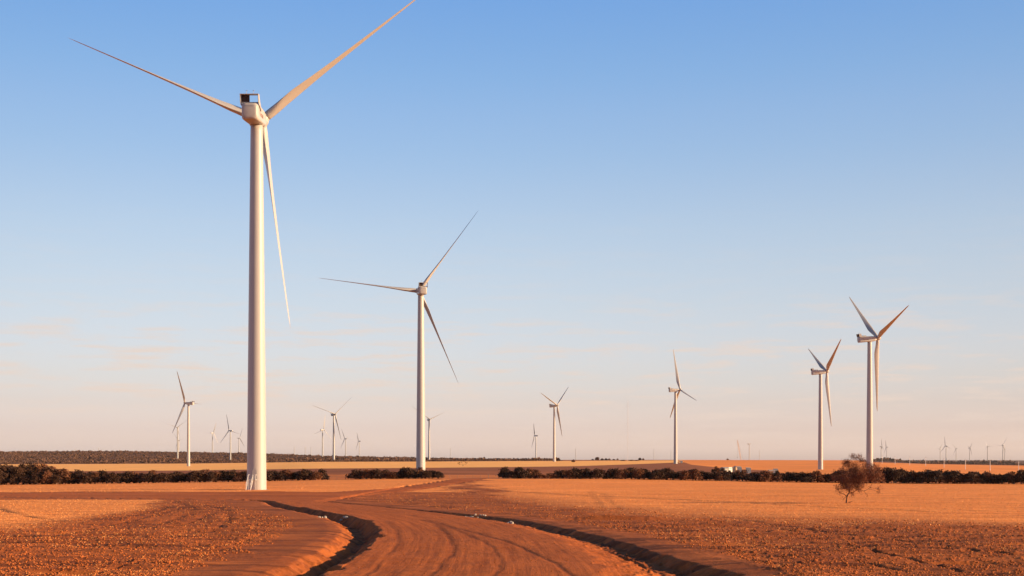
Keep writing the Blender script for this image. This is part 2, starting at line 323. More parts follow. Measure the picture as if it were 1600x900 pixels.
# ------------------------------------------------------------------ ground material
def ground_material():
    m = bpy.data.materials.new('red_earth_and_stubble'); m.use_nodes = True
    n = m.node_tree.nodes; l = m.node_tree.links; b = n['Principled BSDF']
    b.inputs['Roughness'].default_value = .95; b.inputs['Specular IOR Level'].default_value = .08
    geo = n.new('ShaderNodeNewGeometry')
    def noise(scale, detail=5, stretch=(1, 1, 1), rot=0, rough=.6):
        mp_ = n.new('ShaderNodeMapping'); mp_.inputs['Scale'].default_value = stretch; mp_.inputs['Rotation'].default_value = (0, 0, rot)
        l.new(geo.outputs['Position'], mp_.inputs[0]); t = n.new('ShaderNodeTexNoise'); t.inputs['Scale'].default_value = scale
        t.inputs['Detail'].default_value = detail; t.inputs['Roughness'].default_value = rough; l.new(mp_.outputs[0], t.inputs['Vector']); return t.outputs[0]
    def rng(x, a, c, lo=0, hi=1):
        r = n.new('ShaderNodeMapRange'); r.inputs[1].default_value = a; r.inputs[2].default_value = c; r.inputs[3].default_value = lo; r.inputs[4].default_value = hi; l.new(x, r.inputs[0]); return r.outputs[0]
    def mixc(f, a, c, mode='MIX'):
        x = n.new('ShaderNodeMix'); x.data_type = 'RGBA'; x.blend_type = mode
        if isinstance(f, (int, float)): x.inputs[0].default_value = f
        else: l.new(f, x.inputs[0])
        for k, s in ((6, a), (7, c)):
            if isinstance(s, tuple): x.inputs[k].default_value = (*s, 1)
            else: l.new(s, x.inputs[k])
        return x.outputs[2]
    def at(name):
        a = n.new('ShaderNodeAttribute'); a.attribute_name = name; return a.outputs['Fac']
    fine = noise(3.5, 6, rough=.7); mid = noise(.22, 5); big = noise(.03, 4); streak = noise(1.0, 5, (.03, .55, .1), .12); fstreak = noise(.1, 4, (.03, .5, .1), .05)
    grain = noise(14, 3, rough=.7)
    soil = mixc(rng(mid, .3, .7), GC['soil2'], GC['soil1'])
    soil = mixc(rng(fine, .58, .78, 0, .8), soil, GC['soil_pale'])
    soil = mixc(rng(streak, .5, .62, 0, .7), soil, GC['soil_dark'])
    straw = mixc(rng(streak, .35, .65), GC['straw2'], GC['straw1'])
    straw = mixc(rng(fine, .5, .7, 0, .8), straw, GC['straw_pale'])
    straw = mixc(rng(noise(2.0, 5, (.02, .45, .1), .03), .52, .64, 0, .75), straw, GC['soil1'])
    spots = noise(.9, 5, rough=.75); soil = mixc(rng(spots, .55, .72, 0, .6), soil, GC['soil_dark']); straw = mixc(rng(mid, .56, .75, 0, .5), straw, GC['soil1'])
    soil = mixc(rng(noise(.35, 6, (.25, 1, 1), .15, .7), .56, .7, 0, .5), soil, GC['straw2'])
    # wheel-worn road with stripes that follow its edge
    ac = at('across'); cx = n.new('ShaderNodeCombineXYZ'); ms = n.new('ShaderNodeMath'); ms.operation = 'MULTIPLY'; ms.inputs[1].default_value = 2.6; l.new(ac, ms.inputs[0])
    l.new(ms.outputs[0], cx.inputs[0]); sp = n.new('ShaderNodeSeparateXYZ'); l.new(geo.outputs['Position'], sp.inputs[0])
    m2 = n.new('ShaderNodeMath'); m2.operation = 'MULTIPLY'; m2.inputs[1].default_value = .06; l.new(sp.outputs[1], m2.inputs[0]); l.new(m2.outputs[0], cx.inputs[1])
    rt = n.new('ShaderNodeTexNoise'); rt.inputs['Scale'].default_value = 1; rt.inputs['Detail'].default_value = 5; rt.inputs['Roughness'].default_value = .7; l.new(cx.outputs[0], rt.inputs['Vector'])
    road = mixc(rng(rt.outputs[0], .36, .62), GC['road2'], GC['road1'])
    road = mixc(rng(mid, .35, .7, 0, .5), road, GC['road3'])
    road = mixc(rng(grain, .62, .75, 0, .5), road, GC['soil_pale'])
    yel = mixc(rng(fstreak, .3, .7), GC['yel2'], GC['yel1'])
    org = mixc(rng(fstreak, .3, .7), GC['org2'], GC['org1']); org = mixc(rng(noise(.02, 4, (.1, 1, 1), -.05), .55, .63, 0, .6), org, GC['brown1'])
    brown = mixc(rng(fstreak, .35, .65), GC['brown2'], GC['brown1'])
    verge = mixc(rng(streak, .4, .6), GC['brown1'], GC['org2'])
    c = brown
    road = mixc(rng(noise(1.2, 6, rough=.75), .5, .7, 0, .55), road, GC['road2'])
    c = mixc(at('rough'), c, soil); c = mixc(at('verge'), c, verge); c = mixc(at('straw'), c, straw); c = mixc(at('yellow'), c, yel)
    c = mixc(at('orange'), c, org); c = mixc(at('bush'), c, GC['bush']); c = mixc(at('road'), c, road)
    tr_ = n.new('ShaderNodeMath'); tr_.operation = 'MULTIPLY'; tr_.inputs[1].default_value = .62; tr_.use_clamp = True; l.new(at('track'), tr_.inputs[0]); c = mixc(tr_.outputs[0], c, GC['soil_dark'])  # dark soil in the wheel tracks, and the painted ditch shade by the tower
    tone = rng(big, .25, .75, .86, 1.1); tn = n.new('ShaderNodeCombineColor'); [l.new(tone, tn.inputs[i]) for i in range(3)]
    c = mixc(1.0, c, tn.outputs[0], 'MULTIPLY')
    l.new(c, b.inputs['Base Color'])
    bp = n.new('ShaderNodeBump'); bp.inputs['Strength'].default_value = .6; bp.inputs['Distance'].default_value = .06; l.new(fine, bp.inputs['Height'])
    bp2 = n.new('ShaderNodeBump'); bp2.inputs['Distance'].default_value = .035; l.new(at('road'), bp2.inputs['Strength']); l.new(rt.outputs[0], bp2.inputs['Height']); l.new(bp.outputs[0], bp2.inputs['Normal'])
    l.new(bp2.outputs[0], b.inputs['Normal'])
    return m
GC = dict(soil1=(.47, .130, .031), soil2=(.24, .060, .017), soil_pale=(.66, .24, .075), soil_dark=(.10, .028, .011),
          straw1=(.90, .295, .065), straw2=(.80, .225, .042), straw_pale=(.95, .48, .17),
          road1=(.50, .130, .028), road2=(.28, .066, .015), road3=(.40, .105, .026),
          yel1=(.97, .49, .15), yel2=(.95, .43, .11), org1=(.90, .31, .07), org2=(.78, .23, .045), brown1=(.34, .115, .042), brown2=(.22, .07, .026), bush=(.12, .05, .026))
GM = ground_material()

# ------------------------------------------------------------------ the ground sheet (finer where one looks at it closely)
th = np.concatenate([np.linspace(-math.pi, -.62, 40)[:-1], np.linspace(-.62, -.41, 60)[:-1], np.linspace(-.41, .41, 1180), np.linspace(.41, .62, 60)[1:], np.linspace(.62, math.pi, 40)[1:-1]])
vr = np.arange(200, 34, -.5); rr = np.concatenate([[1, 10, 20, 28, 36, 44, 50], 11000/vr[vr < 210], np.exp(np.linspace(math.log(335), math.log(20000), 180))])
rr = np.unique(rr); 
TH, RR = np.meshgrid(th, rr); X = RR*np.sin(TH); Y = RR*np.cos(TH)
# rows are true distances ahead inside the sharp sector, so shapes across the view stay even
Z, MK = terrain(X, Y)
nr, nc = X.shape
V = np.stack([X.ravel(), Y.ravel(), Z.ravel()], 1)
i = np.arange(nr-1)[:, None]*nc; j = np.arange(nc)[None, :]; jn = (j+1) % nc
Fc = np.stack([(i+j), (i+jn), (i+nc+jn), (i+nc+j)], -1).reshape(-1, 4)
isroad = (MK['road'].ravel()[Fc].mean(1) > .5)
def ground_part(name, sel):
    f = Fc[sel]; used, inv = np.unique(f.ravel(), return_inverse=True)
    me = np_mesh(name, V[used], inv.reshape(-1, 4), GM, True)
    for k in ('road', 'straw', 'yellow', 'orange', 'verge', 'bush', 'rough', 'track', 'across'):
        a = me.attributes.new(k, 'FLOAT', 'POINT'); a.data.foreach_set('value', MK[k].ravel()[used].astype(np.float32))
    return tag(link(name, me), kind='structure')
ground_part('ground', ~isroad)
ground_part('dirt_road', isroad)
def gz(x, y): return float(terrain(np.array([float(x)]), np.array([float(y)]), False)[0][0])
def gzs(x, y): return terrain(np.asarray(x, float), np.asarray(y, float))[0]

# ------------------------------------------------------------------ materials for things
M_white = mat_simple('white_gelcoat', (.40, .37, .335), .38, .02, .35, .4)
M_tower = mat_simple('white_tower_paint', (.40, .37, .335), .42, .015, .25, .4)
M_dark = mat_simple('dark_radiator', (.06, .035, .03), .7, .2, 6)
M_grille = mat_simple('grey_metal', (.35, .34, .33), .45, .1, 4, .4, .6)
M_rail = mat_simple('galvanised_rail', (.6, .57, .53), .5, .05, 4, .4)
M_text = mat_simple('logo_paint', (.24, .13, .09), .6, .02, 2)
M_conc = mat_simple('concrete', (.42, .36, .31), .9, .15, 2)
M_leaf = mat_simple('dry_leaves', (.095, .040, .018), .7, .3, .8, .2, col2=(.03, .014, .008))
M_leaf2 = mat_simple('rust_leaves', (.22, .078, .03), .7, .3, 1.2, .2, col2=(.08, .03, .014))
M_leaf3 = mat_simple('lone_tree_leaves', (.27, .095, .042), .7, .3, 1.6, .2, col2=(.10, .036, .018))
M_bush = mat_simple('bushland_leaves', (.17, .085, .05), .8, .3, .02, .15, col2=(.085, .042, .027))
M_bark = mat_simple('bark', (.12, .065, .045), .85, .25, 3, .1, bump=.4)
M_barkp = mat_simple('pale_bark', (.42, .3, .22), .85, .2, 3, .1)
M_rock = mat_simple('pale_rock', (.48, .38, .30), .85, .2, 4, .2, bump=.4)
M_straw = mat_simple('straw', (.80, .38, .13), .8, .15, .6, .1, col2=(.6, .22, .06))
M_clod = mat_simple('clods', (.45, .13, .035), .9, .2, .9, .1, col2=(.28, .075, .02))
M_wood = mat_simple('weathered_post', (.3, .22, .17), .85, .2, 5, .1)
M_pole = mat_simple('pale_pole', (.74, .66, .58), .7, .05, 2, .2)
M_shed = mat_simple('white_sheet_metal', (.36, .32, .27), .5, .05, 1, .3)
M_roof = mat_simple('grey_roof_sheet', (.5, .4, .3), .8, .08, 1, .3)
M_orange = mat_simple('orange_paint', (.75, .2, .04), .5, .05, 2, .3)
M_tyre = mat_simple('tyre_rubber', (.03, .03, .03), .8, .1, 5)
M_glass = mat_simple('dark_glass', (.05, .06, .07), .1, .02, 1, .6)
M_tan = mat_simple('tan_tank', (.7, .42, .22), .6, .08, 1, .2)

# ------------------------------------------------------------------ wind turbine meshes (hub 80 m, blades 45 m)
HUBZ = 80.15; LH = 5.2; TILT = math.radians(5)
def tower_mesh():
    prof = []
    z0, z1, r0, r1 = 0, 78.25, 2.06, 1.27
    for k in range(41):
        t = k/40; z = z0+(z1-z0)*t; prof.append((r0+(r1-r0)*(t*.85+t*t*.15), z))
    for zf in (14.5, 30, 50.0):                            # section joints
        r = np.interp(zf, [p[1] for p in prof], [p[0] for p in prof]); pass
    prof.sort(key=lambda p: p[1]); mb = MB(); n = 64
    vs_ = [(r*math.cos(2*math.pi*k/n), r*math.sin(2*math.pi*k/n), z) for r, z in prof for k in range(n)]; fs_ = []
    for i in range(len(prof)-1):
        for k in range(n): fs_.append((i*n+k, i*n+(k+1) % n, (i+1)*n+(k+1) % n, (i+1)*n+k))
    fs_.append(tuple(range(len(vs_)-n, len(vs_))))
    return mb.add(vs_, fs_).mesh('tower', M_tower, True)
def rrect(w_, h_, r, n=5):
    p = []; e = .05
    for cx, cz, a0 in ((w_/2-r, h_/2-r, 0), (-w_/2+r, h_/2-r, 90), (-w_/2+r, -h_/2+r, 180), (w_/2-r, -h_/2+r, 270)):
        for k in range(n+1):
            a = math.radians(a0+90*k/n)
            if k == 0: p.append((cx+r*math.cos(a)+e*math.sin(a), cz+r*math.sin(a)-e*math.cos(a)))
            p.append((cx+r*math.cos(a), cz+r*math.sin(a)))
            if k == n: p.append((cx+r*math.cos(a)-e*math.sin(a), cz+r*math.sin(a)+e*math.cos(a)))
    return p
def nacelle_mesh():
    # y forward; z relative to hub height; rear tall, front lower
    st = [(-7.45, 2.3, 2.2, .9, -.0), (-7.38, 2.9, 2.9, .8, 0), (-7.15, 3.25, 3.3, .65, 0), (-6.7, 3.4, 3.5, .5, 0), (-3, 3.4, 3.45, .5, 0), (0, 3.3, 3.3, .55, -.06), (2.6, 3.05, 3.0, .65, -.12), (3.7, 2.75, 2.75, .8, -.1), (3.95, 2.4, 2.4, .9, -.08)]
    vs_ = []; fs_ = []; n = None
    for y, w_, h_, r, dz in st:
        q = rrect(w_, h_, r); n = len(q); vs_ += [(x, y, z+dz) for x, z in q]
    for i in range(len(st)-1):
        for k in range(n): fs_.append((i*n+k, i*n+(k+1) % n, (i+1)*n+(k+1) % n, (i+1)*n+k))
    fs_.append(tuple(range(n))); fs_.append(tuple(range(len(vs_)-n, len(vs_))))
    mb = MB().add(vs_, fs_)
    mb.prism([(1.5*math.cos(2*math.pi*k/32), 1.5*math.sin(2*math.pi*k/32)) for k in range(32)], 'z', -1.75, -1.3)   # yaw collar
    me = mb.mesh('nacelle', M_white, True)
    return me
def blade_mesh():
    ns, nc_ = 30, 22; vs_ = []; fs_ = []
    for i in range(ns+1):
        t = i/ns; r = 1.1+(45.3-1.1)*t**1.15
        chord = float(np.interp(r, [1.1, 2.2, 5, 9.5, 16, 25, 35, 42, 44.6, 45.3], [1.9, 1.95, 2.7, 3.5, 2.95, 2.15, 1.45, .95, .55, .12]))
        th_ = float(np.interp(r, [1.1, 2.2, 5, 9.5, 16, 30, 45.3], [1.0, .98, .6, .32, .24, .18, .14]))
        tw = -math.radians(float(np.interp(r, [1.1, 9, 16, 30, 45], [14, 12, 7, 2, -1])))
        rnd = float(np.interp(r, [1.1, 2.4, 7], [1, 1, 0])); xo = .5*rnd+.3*(1-rnd)
        pre = -0.0
        for k in range(nc_):
            a = 2*math.pi*k/nc_; cx = (1+math.cos(a))/2                      # 1 trailing .. 0 leading
            yt = 5*(.2969*math.sqrt(cx)-.126*cx-.3516*cx**2+.2843*cx**3-.1036*cx**4)*th_
            ya = math.copysign(yt, math.sin(a)) if math.sin(a) else 0
            yc = .5*math.sin(a)*th_; y_ = (yc*rnd+(ya+.03*math.sin(math.pi*cx))*(1-rnd))*chord
            x_ = (xo-cx)*chord                                               # leading edge towards +x
            vs_.append((x_*math.cos(tw)-y_*math.sin(tw), x_*math.sin(tw)+y_*math.cos(tw)+pre*r, r))
    for i in range(ns):
        for k in range(nc_): fs_.append((i*nc_+k, i*nc_+(k+1) % nc_, (i+1)*nc_+(k+1) % nc_, (i+1)*nc_+k))
    fs_.append(tuple(range(nc_))); fs_.append(tuple(range(len(vs_)-nc_, len(vs_))))
    return MB().add(vs_, fs_).mesh('blade', M_white, True)
def hub_mesh():
    pr = [(.0, -1.25), (1.0, -1.25), (1.25, -1.1), (1.45, -.5), (1.52, .1), (1.45, .75), (1.2, 1.35), (.8, 1.8), (.35, 2.05), (0, 2.1)]
    mb = MB(); n = 36; vs_ = [(r*math.cos(2*math.pi*k/n), y, r*math.sin(2*math.pi*k/n)) for r, y in pr for k in range(n)]
    fs_ = [(i*n+k, i*n+(k+1) % n, (i+1)*n+(k+1) % n, (i+1)*n+k) for i in range(len(pr)-1) for k in range(n)]
    mb.add(vs_, fs_)
    for q in range(3):
        a = q*2*math.pi/3; d = Vector((math.sin(a), 0, -math.cos(a))); mb.tube([d*.5, d*1.45], [1.05, 1.0], 24)
    return mb.mesh('hub', M_white, True)
ME = dict(tower=tower_mesh(), nacelle=nacelle_mesh(), blade=blade_mesh(), hub=hub_mesh())
# cooler standing on the rear of the roof
mb = MB()
mb.box((0, -6.75, 3.42), (3.9, 1.5, .1)); mb.box((0, -6.2, 1.84), (3.3, .9, .14))
for s in (-1, 1): mb.prism([(-7.5, 3.37), (-6.3, 3.37), (-5.6, 2.1), (-4.1, .55), (-4.5, .35), (-5.8, 1.2), (-6.9, 1.4), (-7.3, 1.9)], 'x', s*1.87-.06, s*1.87+.06)
ME['cooler_frame'] = mb.mesh('cooler_frame', M_white)
mb = MB(); mb.box((-.95, -6.35, 2.62), (1.6, .5, 1.42))
for k in range(7): mb.box((-.95, -6.62, 2.08+k*.18), (1.56, .04, .05))
ME['radiator'] = mb.mesh('radiator', M_dark)
mb = MB(); mb.tube([(0, 0, 0), (0, 0, .75)], .035, 6); mb.tube([(-.18, 0, .75), (.18, 0, .75)], .03, 6); mb.box((.18, 0, .8), (.12, .12, .12)); ME['wind_sensor'] = mb.mesh('wind_sensor', M_white)
mb = MB(); mb.prism([(-4.6, 1.7), (-4.3, 2.35), (-2.6, 2.35), (-2.2, 1.68)], 'x', -.75, .75); ME['roof_hatch'] = mb.mesh('roof_hatch', M_white)
mb = MB(); mb.box((0, -7.47, 1.0), (2.0, .03, .09)); ME['rear_vent'] = mb.mesh('rear_vent', M_grille)
def text_mesh(body, size, name, mat):
    cu = bpy.data.curves.new(name, 'FONT'); cu.body = body; cu.size = size; cu.extrude = .01; cu.align_x = 'CENTER'; cu.offset = .02
    o = bpy.data.objects.new('lettering_tmp', cu); C.objects.link(o); bpy.context.view_layer.update()
    me = bpy.data.meshes.new_from_object(o.evaluated_get(bpy.context.evaluated_depsgraph_get())); me.name = name
    bpy.data.objects.remove(o); me.materials.clear(); me.materials.append(mat); return me
ME['lettering'] = text_mesh('Vestas', 1.5, 'lettering', M_text)
# door, stair for the near tower
def door_bits(root):
    # front of the door faces the camera, a little to the left of the tower's middle
    a = math.radians(-104+12)
    a = math.atan2(-272, 54)-math.radians(14)
    R_ = Matrix.Rotation(a+math.pi/2, 4, 'Z')   # the stair runs straight out towards the road
    def X_(mb): mb.v = [tuple(R_ @ Vector(p)) for p in mb.v]; return mb
    pts = [(.42*math.cos(t), .42*math.sin(t)) for t in np.linspace(0, math.pi, 9)]; pl = [(x, 4.0+z) for x, z in pts]+[(-.42, 2.5), (-.3, 2.35), (.3, 2.35), (.42, 2.5)]
    d = X_(MB().prism(pl, 'y', -2.1, -1.9)).build('tower_door', M_white, root)
    fr = [(x*1.22, 3.95+z*1.22) for x, z in pts]+[(-.51, 2.4), (-.35, 2.25), (.35, 2.25), (.51, 2.4)]
    X_(MB().prism(fr, 'y', -2.075, -1.9)).build('door_frame', M_grille, d)
    X_(MB().box((.3, -2.12, 3.3), (.05, .06, .18))).build('door_handle', M_dark, d)
    st = MB(); st.box((-.2, -2.65, 2.16), (1.6, 1.25, .06))
    for x in (-.93, .5): st.box((x, -3.15, 1.07), (.07, .07, 2.14))
    for k in range(10): st.box((-.46, -3.35-k*.2, 2.0-k*.21), (.95, .24, .04))
    for x in (-.95, .03): st.prism([(-3.25, 2.14), (-3.25, 1.92), (-5.4, -.15), (-5.4, .12)], 'x', x-.03, x+.03)
    stair = X_(st).build('staircase', M_rail, root)
    h = MB()
    for x in (-.95, .03):
        h.tube([(x, -5.35, 1.15), (x, -3.25, 3.2), (x, -2.2 if x < -.5 else -3.25, 3.2)], .04, 6)
        for k in range(5): y = -3.25-k*.5; h.tube([(x, y, 2.1+(y+3.25)*.95), (x, y, 3.2+(y+3.25)*.976)], .03, 6)
    h.tube([(.03, -3.25, 3.2), (.55, -3.25, 3.2), (.55, -2.2, 3.2)], .04, 6); h.tube([(.55, -3.25, 2.1), (.55, -3.25, 3.2)], .04, 6)
    X_(h).build('handrail', M_rail, stair)

def turbine(px, D, zb, psi, ph, label, detail=2, pitch=90, blades=True, group='wind turbines on the plain'):
    """psi: direction of the rotor clockwise from the view direction; ph: first blade's angle from straight down"""
    X0 = (px-800)/F*D; ps = math.radians(psi)
    root = empty('wind_turbine', (X0, D, zb)); tag(root, label, 'wind turbine', group)
    link('tower', ME['tower'], root)
    MB().prism([(2.7*math.cos(2*math.pi*k/40), 2.7*math.sin(2*math.pi*k/40)) for k in range(40)], 'z', -1.5, -.02 if zb > 0 else .02).build('foundation', M_conc, root)
    Rz = Matrix.Rotation(-ps, 4, 'Z'); T = Matrix.Translation((0, 0, HUBZ))
    nac = link('nacelle', ME['nacelle'], root); nac.matrix_basis = Matrix.Translation((0, 0, 79.45)) @ Rz @ Matrix.Rotation(TILT, 4, 'X')
    if detail >= 1:
        for k in ('cooler_frame', 'radiator', 'roof_hatch', 'rear_vent'): link(k, ME[k], nac)
    if detail >= 2:
        for s in (-.45, .45):
            q = link('wind_sensor', ME['wind_sensor'], nac); q.location = (s*1.6, -6.6, 3.47)
        for s in (-1, 1):
            q = link('lettering', ME['lettering'], nac)
            q.matrix_basis = Matrix.Translation((s*1.705, -3.4, -.62)) @ Matrix.Rotation(math.radians(90)*s, 4, 'Z') @ Matrix.Rotation(math.radians(90), 4, 'X')
    hubm = T @ Rz @ Matrix.Translation((0, LH, 0)) @ Matrix.Rotation(TILT, 4, 'X')
    hb = link('hub', ME['hub'], root); hb.matrix_basis = hubm @ Matrix.Rotation(-math.radians(ph), 4, 'Y')
    if blades:
        for k in range(3):
            a = math.radians(ph)+k*2*math.pi/3
            d = Vector((math.sin(a), 0, -math.cos(a))); t = Vector((math.cos(a), 0, math.sin(a))); ax = Vector((0, 1, 0))
            p = math.radians(pitch); xc = t*math.cos(p)+ax*math.sin(p); yc = d.cross(xc)
            Mx = Matrix((( xc.x, yc.x, d.x, 0), (xc.y, yc.y, d.y, 0), (xc.z, yc.z, d.z, 0), (0, 0, 0, 1)))
            bl = link('blade', ME['blade'], root); bl.matrix_basis = hubm @ Mx
    return root

BIG = [
 (401.0, 273, .0, 0.3, 7.1, 'very tall near wind turbine on the left whose tower foot has a door and stair'),
 (657.5, 567, 1.8, -12.6, -95.7, 'mid-distance white wind turbine standing behind the short windbreak row'),
 (1358.8, 777, .5, 80, 109.4, 'tall side-on white wind turbine rising behind the lone tree'),
 (1282.0, 1045, -1.9, 84, .7, 'side-on white wind turbine just left of the one behind the lone tree'),
 (1055.5, 1380, 1.8, 74.3, 71.6, 'side-on white wind turbine with one blade straight up, right of the guyed mast'),
]
turbs = []
for k, (px, D, zb, psi, ph, lb) in enumerate(BIG):
    z_ = gz((px-800)/F*D, D)
    t_ = turbine(px, D, z_ if k else z_, psi, ph, lb, 2, 90)
    if k == 0: door_bits(t_)
MID = [
 (294.5, 1618, 290, 90, 'white wind turbine with dark nacelle and rotor to the left, standing in the pale strip'),
 (277.5, 3200, -15, 10, 'small wind turbine just left of the larger one standing in the pale strip'),
 (279.5, 6200, 312, 100, 'very faint far wind turbine almost hidden behind the small turbine on the bushland hill'),
 (332.0, 4751, 43, 30, 'faint wind turbine on the bushland ridge between the two on its slope'),
 (360.0, 3430, 300, 78, 'small wind turbine on the bushland slope just left of the near tower'),
 (373.3, 5488, 121, 86, 'faint wind turbine tight beside the near tower on its left'),
 (521.5, 2174, 144, 108, 'white wind turbine with dark nacelle at the bushland edge beside the site vehicles'),
 (504.0, 3650, 37, 47, 'pale sunlit wind turbine just left of the one beside the site vehicles'),
 (540.0, 5216, 302, 92, 'faint wind turbine just right of the one beside the site vehicles'),
 (561.5, 5781, 285, 95, 'faint far wind turbine, second to the right of the one beside the site vehicles'),
 (670.5, 2472, 159, 5, 'slim wind turbine half hidden behind the tower above the short windbreak row'),
 (837.4, 4167, 286, 91, 'thin far wind turbine left of the one at the end of the yellow paddock'),
 (866.0, 1825, 124, 111, 'white wind turbine with two raised blades at the far edge of the yellow paddock'),
 (1376.8, 7236, 96, 59, 'faint far wind turbine just right of the tall tower behind the lone tree'),
 (1385.7, 7500, 303, 88, 'faint far wind turbine, second right of the tall tower behind the lone tree'),
 (1469.0, 8500, 239, 91, 'faint turbine with level left blade, first of the far right cluster'),
 (1478.3, 5885, 326, 74, 'bright far turbine with blade straight up in the far right cluster'),
 (1494.0, 8060, 351, 100, 'small far turbine above the tree line, third of the far right cluster'),
 (1515.0, 7434, 130, 104, 'far turbine with steep raised blade alone in the middle of the far right cluster'),
 (1543.0, 6268, 25, 85, 'far turbine with level right blade near the right edge'),
 (1567.0, 5844, 357, 29, 'largest turbine of the far right cluster, nearest the right edge'),
 (1569.8, 8200, 60, 75, 'thin far turbine peeping out behind the largest one near the right edge'),
]
for px, D, psi, ph, lb in MID:
    turbine(px, D, gz((px-800)/F*D, D), psi, ph, lb, 1 if D < 2600 else 0, 90, group='distant wind turbines along the horizon')
def solveD(px, ytop, H, d0, d1):
    ds = np.linspace(d0, d1, 400); y = 718-F*(base_z((px-800)/F*ds, ds)+H-ZC)/ds
    return float(ds[int(np.argmin(np.abs(y-ytop)))])
BARE = [(117.6, 702.5, 5200, 'left end of the bushland ridge'), (145.5, 701.5, 5200, 'ridge, second from the left'), (154, 699.5, 5200, 'ridge, third from the left'), (459.8, 697.5, 4300, 'ridge right of the near turbine'), (476.8, 698.3, 4500, 'ridge, left of a close pair'),
        (485.8, 698.5, 4700, 'ridge, right of a close pair'), (703.8, 700.5, 4300, 'flat horizon right of the middle turbine'), (899.5, 700.5, 4300, 'horizon left of the guyed mast'), (1021.8, 702.5, 4500, 'horizon right of the guyed mast'),
        (1048.5, 703, 4600, 'horizon tight beside the side-on turbine'), (1186.5, 705.5, 5000, 'orange horizon right of the crane')]
for px, yt, d0, where in BARE:
    D = solveD(px, yt, 78.3, d0, 9500); X0 = (px-800)/F*D
    r = empty('turbine_tower', (X0, D, gz(X0, D))); tag(r, 'bare unfinished turbine tower on the '+where, 'tower', 'unfinished turbine towers')
    link('tower', ME['tower'], r)
    MB().prism([(2.7*math.cos(2*math.pi*k/16), 2.7*math.sin(2*math.pi*k/16)) for k in range(16)], 'z', -3, .05).build('foundation', M_conc, r)
D = solveD(1170.8, 693.6, 80, 3000, 6000); X0 = (1170.8-800)/F*D
t_ = turbine(1170.8, D, gz(X0, D), 80, 0, 'unfinished turbine with nacelle but no blades, right of the crane', 1, 90, blades=False, group='unfinished turbine towers')

# ------------------------------------------------------------------ vegetation
def quads(P, size, rng, flat=0.0):
    n = len(P); a = rng.normal(size=(n, 3)); a /= np.linalg.norm(a, axis=1)[:, None]
    b = rng.normal(size=(n, 3)); b -= a*(a*b).sum(1)[:, None]; b /= np.linalg.norm(b, axis=1)[:, None]
    s = np.broadcast_to(size, (n,))[:, None]; a = a*s*.5; b = b*s*rng.uniform(.25, .5, (n, 1))
    V_ = np.stack([P-a, P-b*.9, P+a, P+b], 1).reshape(-1, 3); F_ = np.arange(4*n).reshape(n, 4); return V_, F_
def bushy_variant(seed, leaf):
    """unit-height dense tree: trunk mesh, crown mesh"""
    r = np.random.default_rng(seed); lob = []; lean_ = r.normal()*.08
    for k in range(r.integers(9, 13)):
        a = r.uniform(0, 2*math.pi); q = r.uniform(0, .36); zc_ = r.uniform(.26, .80)
        lob.append((q*math.cos(a), q*math.sin(a), zc_-q*.25, r.uniform(.17, .27)))
    lob += [(.2*math.cos(k*2.1), .2*math.sin(k*2.1), .5, .24) for k in range(3)]
    lob += [(lean_, 0, .78+r.normal()*.04, .2), (-.3, 0, .28, .22), (.3, .05, .3, .22), (0, .3, .3, .2), (0, -.3, .26, .2)]
    P = []; S = []
    for x, y, z, R in lob:
        n = int(170*(R/.22)**2); d = r.normal(size=(n, 3)); d /= np.linalg.norm(d, axis=1)[:, None]
        rad = R*r.uniform(.35, 1.0, (n, 1))*(1+.5*(r.random((n, 1)) > .88)); p = d*rad*np.array([1.1, 1.1, .85])+np.array([x, y, z]); P.append(p[p[:, 2] > .03]); 
    P = np.concatenate(P); V_, F_ = quads(P, r.uniform(.05, .12, len(P)), r)
    crown = np_mesh('crown', V_, F_, leaf)
    mb = MB()
    for k in range(4):
        x, y, z, R = lob[k]; mb.tube([(x*.15, y*.15, -.12), (x*.4, y*.4, z*.5), (x*.9, y*.9, z)], [.03, .022, .008], 5, False)
    return mb.mesh('trunk', M_barkp if seed % 2 else M_bark), crown
VARS = [bushy_variant(100+k, M_leaf if k % 3 else M_leaf2) for k in range(8)]
def tree(px, D, h, wd, label, group, name='bushy_tree', cat='tree', var=None, z=None):
    X0 = (px-800)/F*D; k = random.randrange(len(VARS)) if var is None else var
    r = empty(name, (X0, D, gz(X0, D)-.03*h if z is None else z), random.uniform(0, 6.28)); r.scale = (wd, wd, h)
    tag(r, label, cat, group); link('trunk', VARS[k][0], r); link('crown', VARS[k][1], r); return r
TOPS = [(-60, 730), (0, 729), (20, 727), (40, 726), (60, 725.5), (80, 727), (92, 731), (99, 737.5), (150, 737.5), (240, 737), (300, 736), (385, 736.5), (512, 736), (550, 735), (570, 733.5), (620, 734), (660, 733), (694, 736.5), (787, 733), (830, 733), (850, 737), (856, 742), (864, 737), (880, 734), (1000, 733), (1080, 735), (1150, 737), (1250, 739), (1290, 738), (1340, 736), (1375, 733),
        (1384, 731), (1395, 731), (1408, 737.5), (1440, 736), (1452, 735), (1476, 736), (1500, 738.5), (1560, 742), (1585, 741), (1597, 736), (1660, 738)]
SEG = [(-60, 98, 'in the taller clump at the left edge'), (98, 240, 'in the low row right of the tall clump'), (240, 384, 'in the low row ending behind the near tower'), (384, 520, 'in the short piece right of the near tower'), (520, 700, 'in the separate clump at the second turbine'),
       (700, 857, 'in the part starting right of the gap'), (857, 960, 'in the part right of its thin spot'), (960, 1060, 'in the part below the guyed mast'), (1060, 1180, 'in the part before the farm sheds'), (1180, 1290, 'in the part left of the lone tree'),
       (1290, 1370, 'in the part behind the lone tree'), (1370, 1412, 'among the domed trees right of the lone tree'), (1412, 1500, 'in the part below the middle power poles'), (1500, 1700, 'in the part at the right photo edge')]
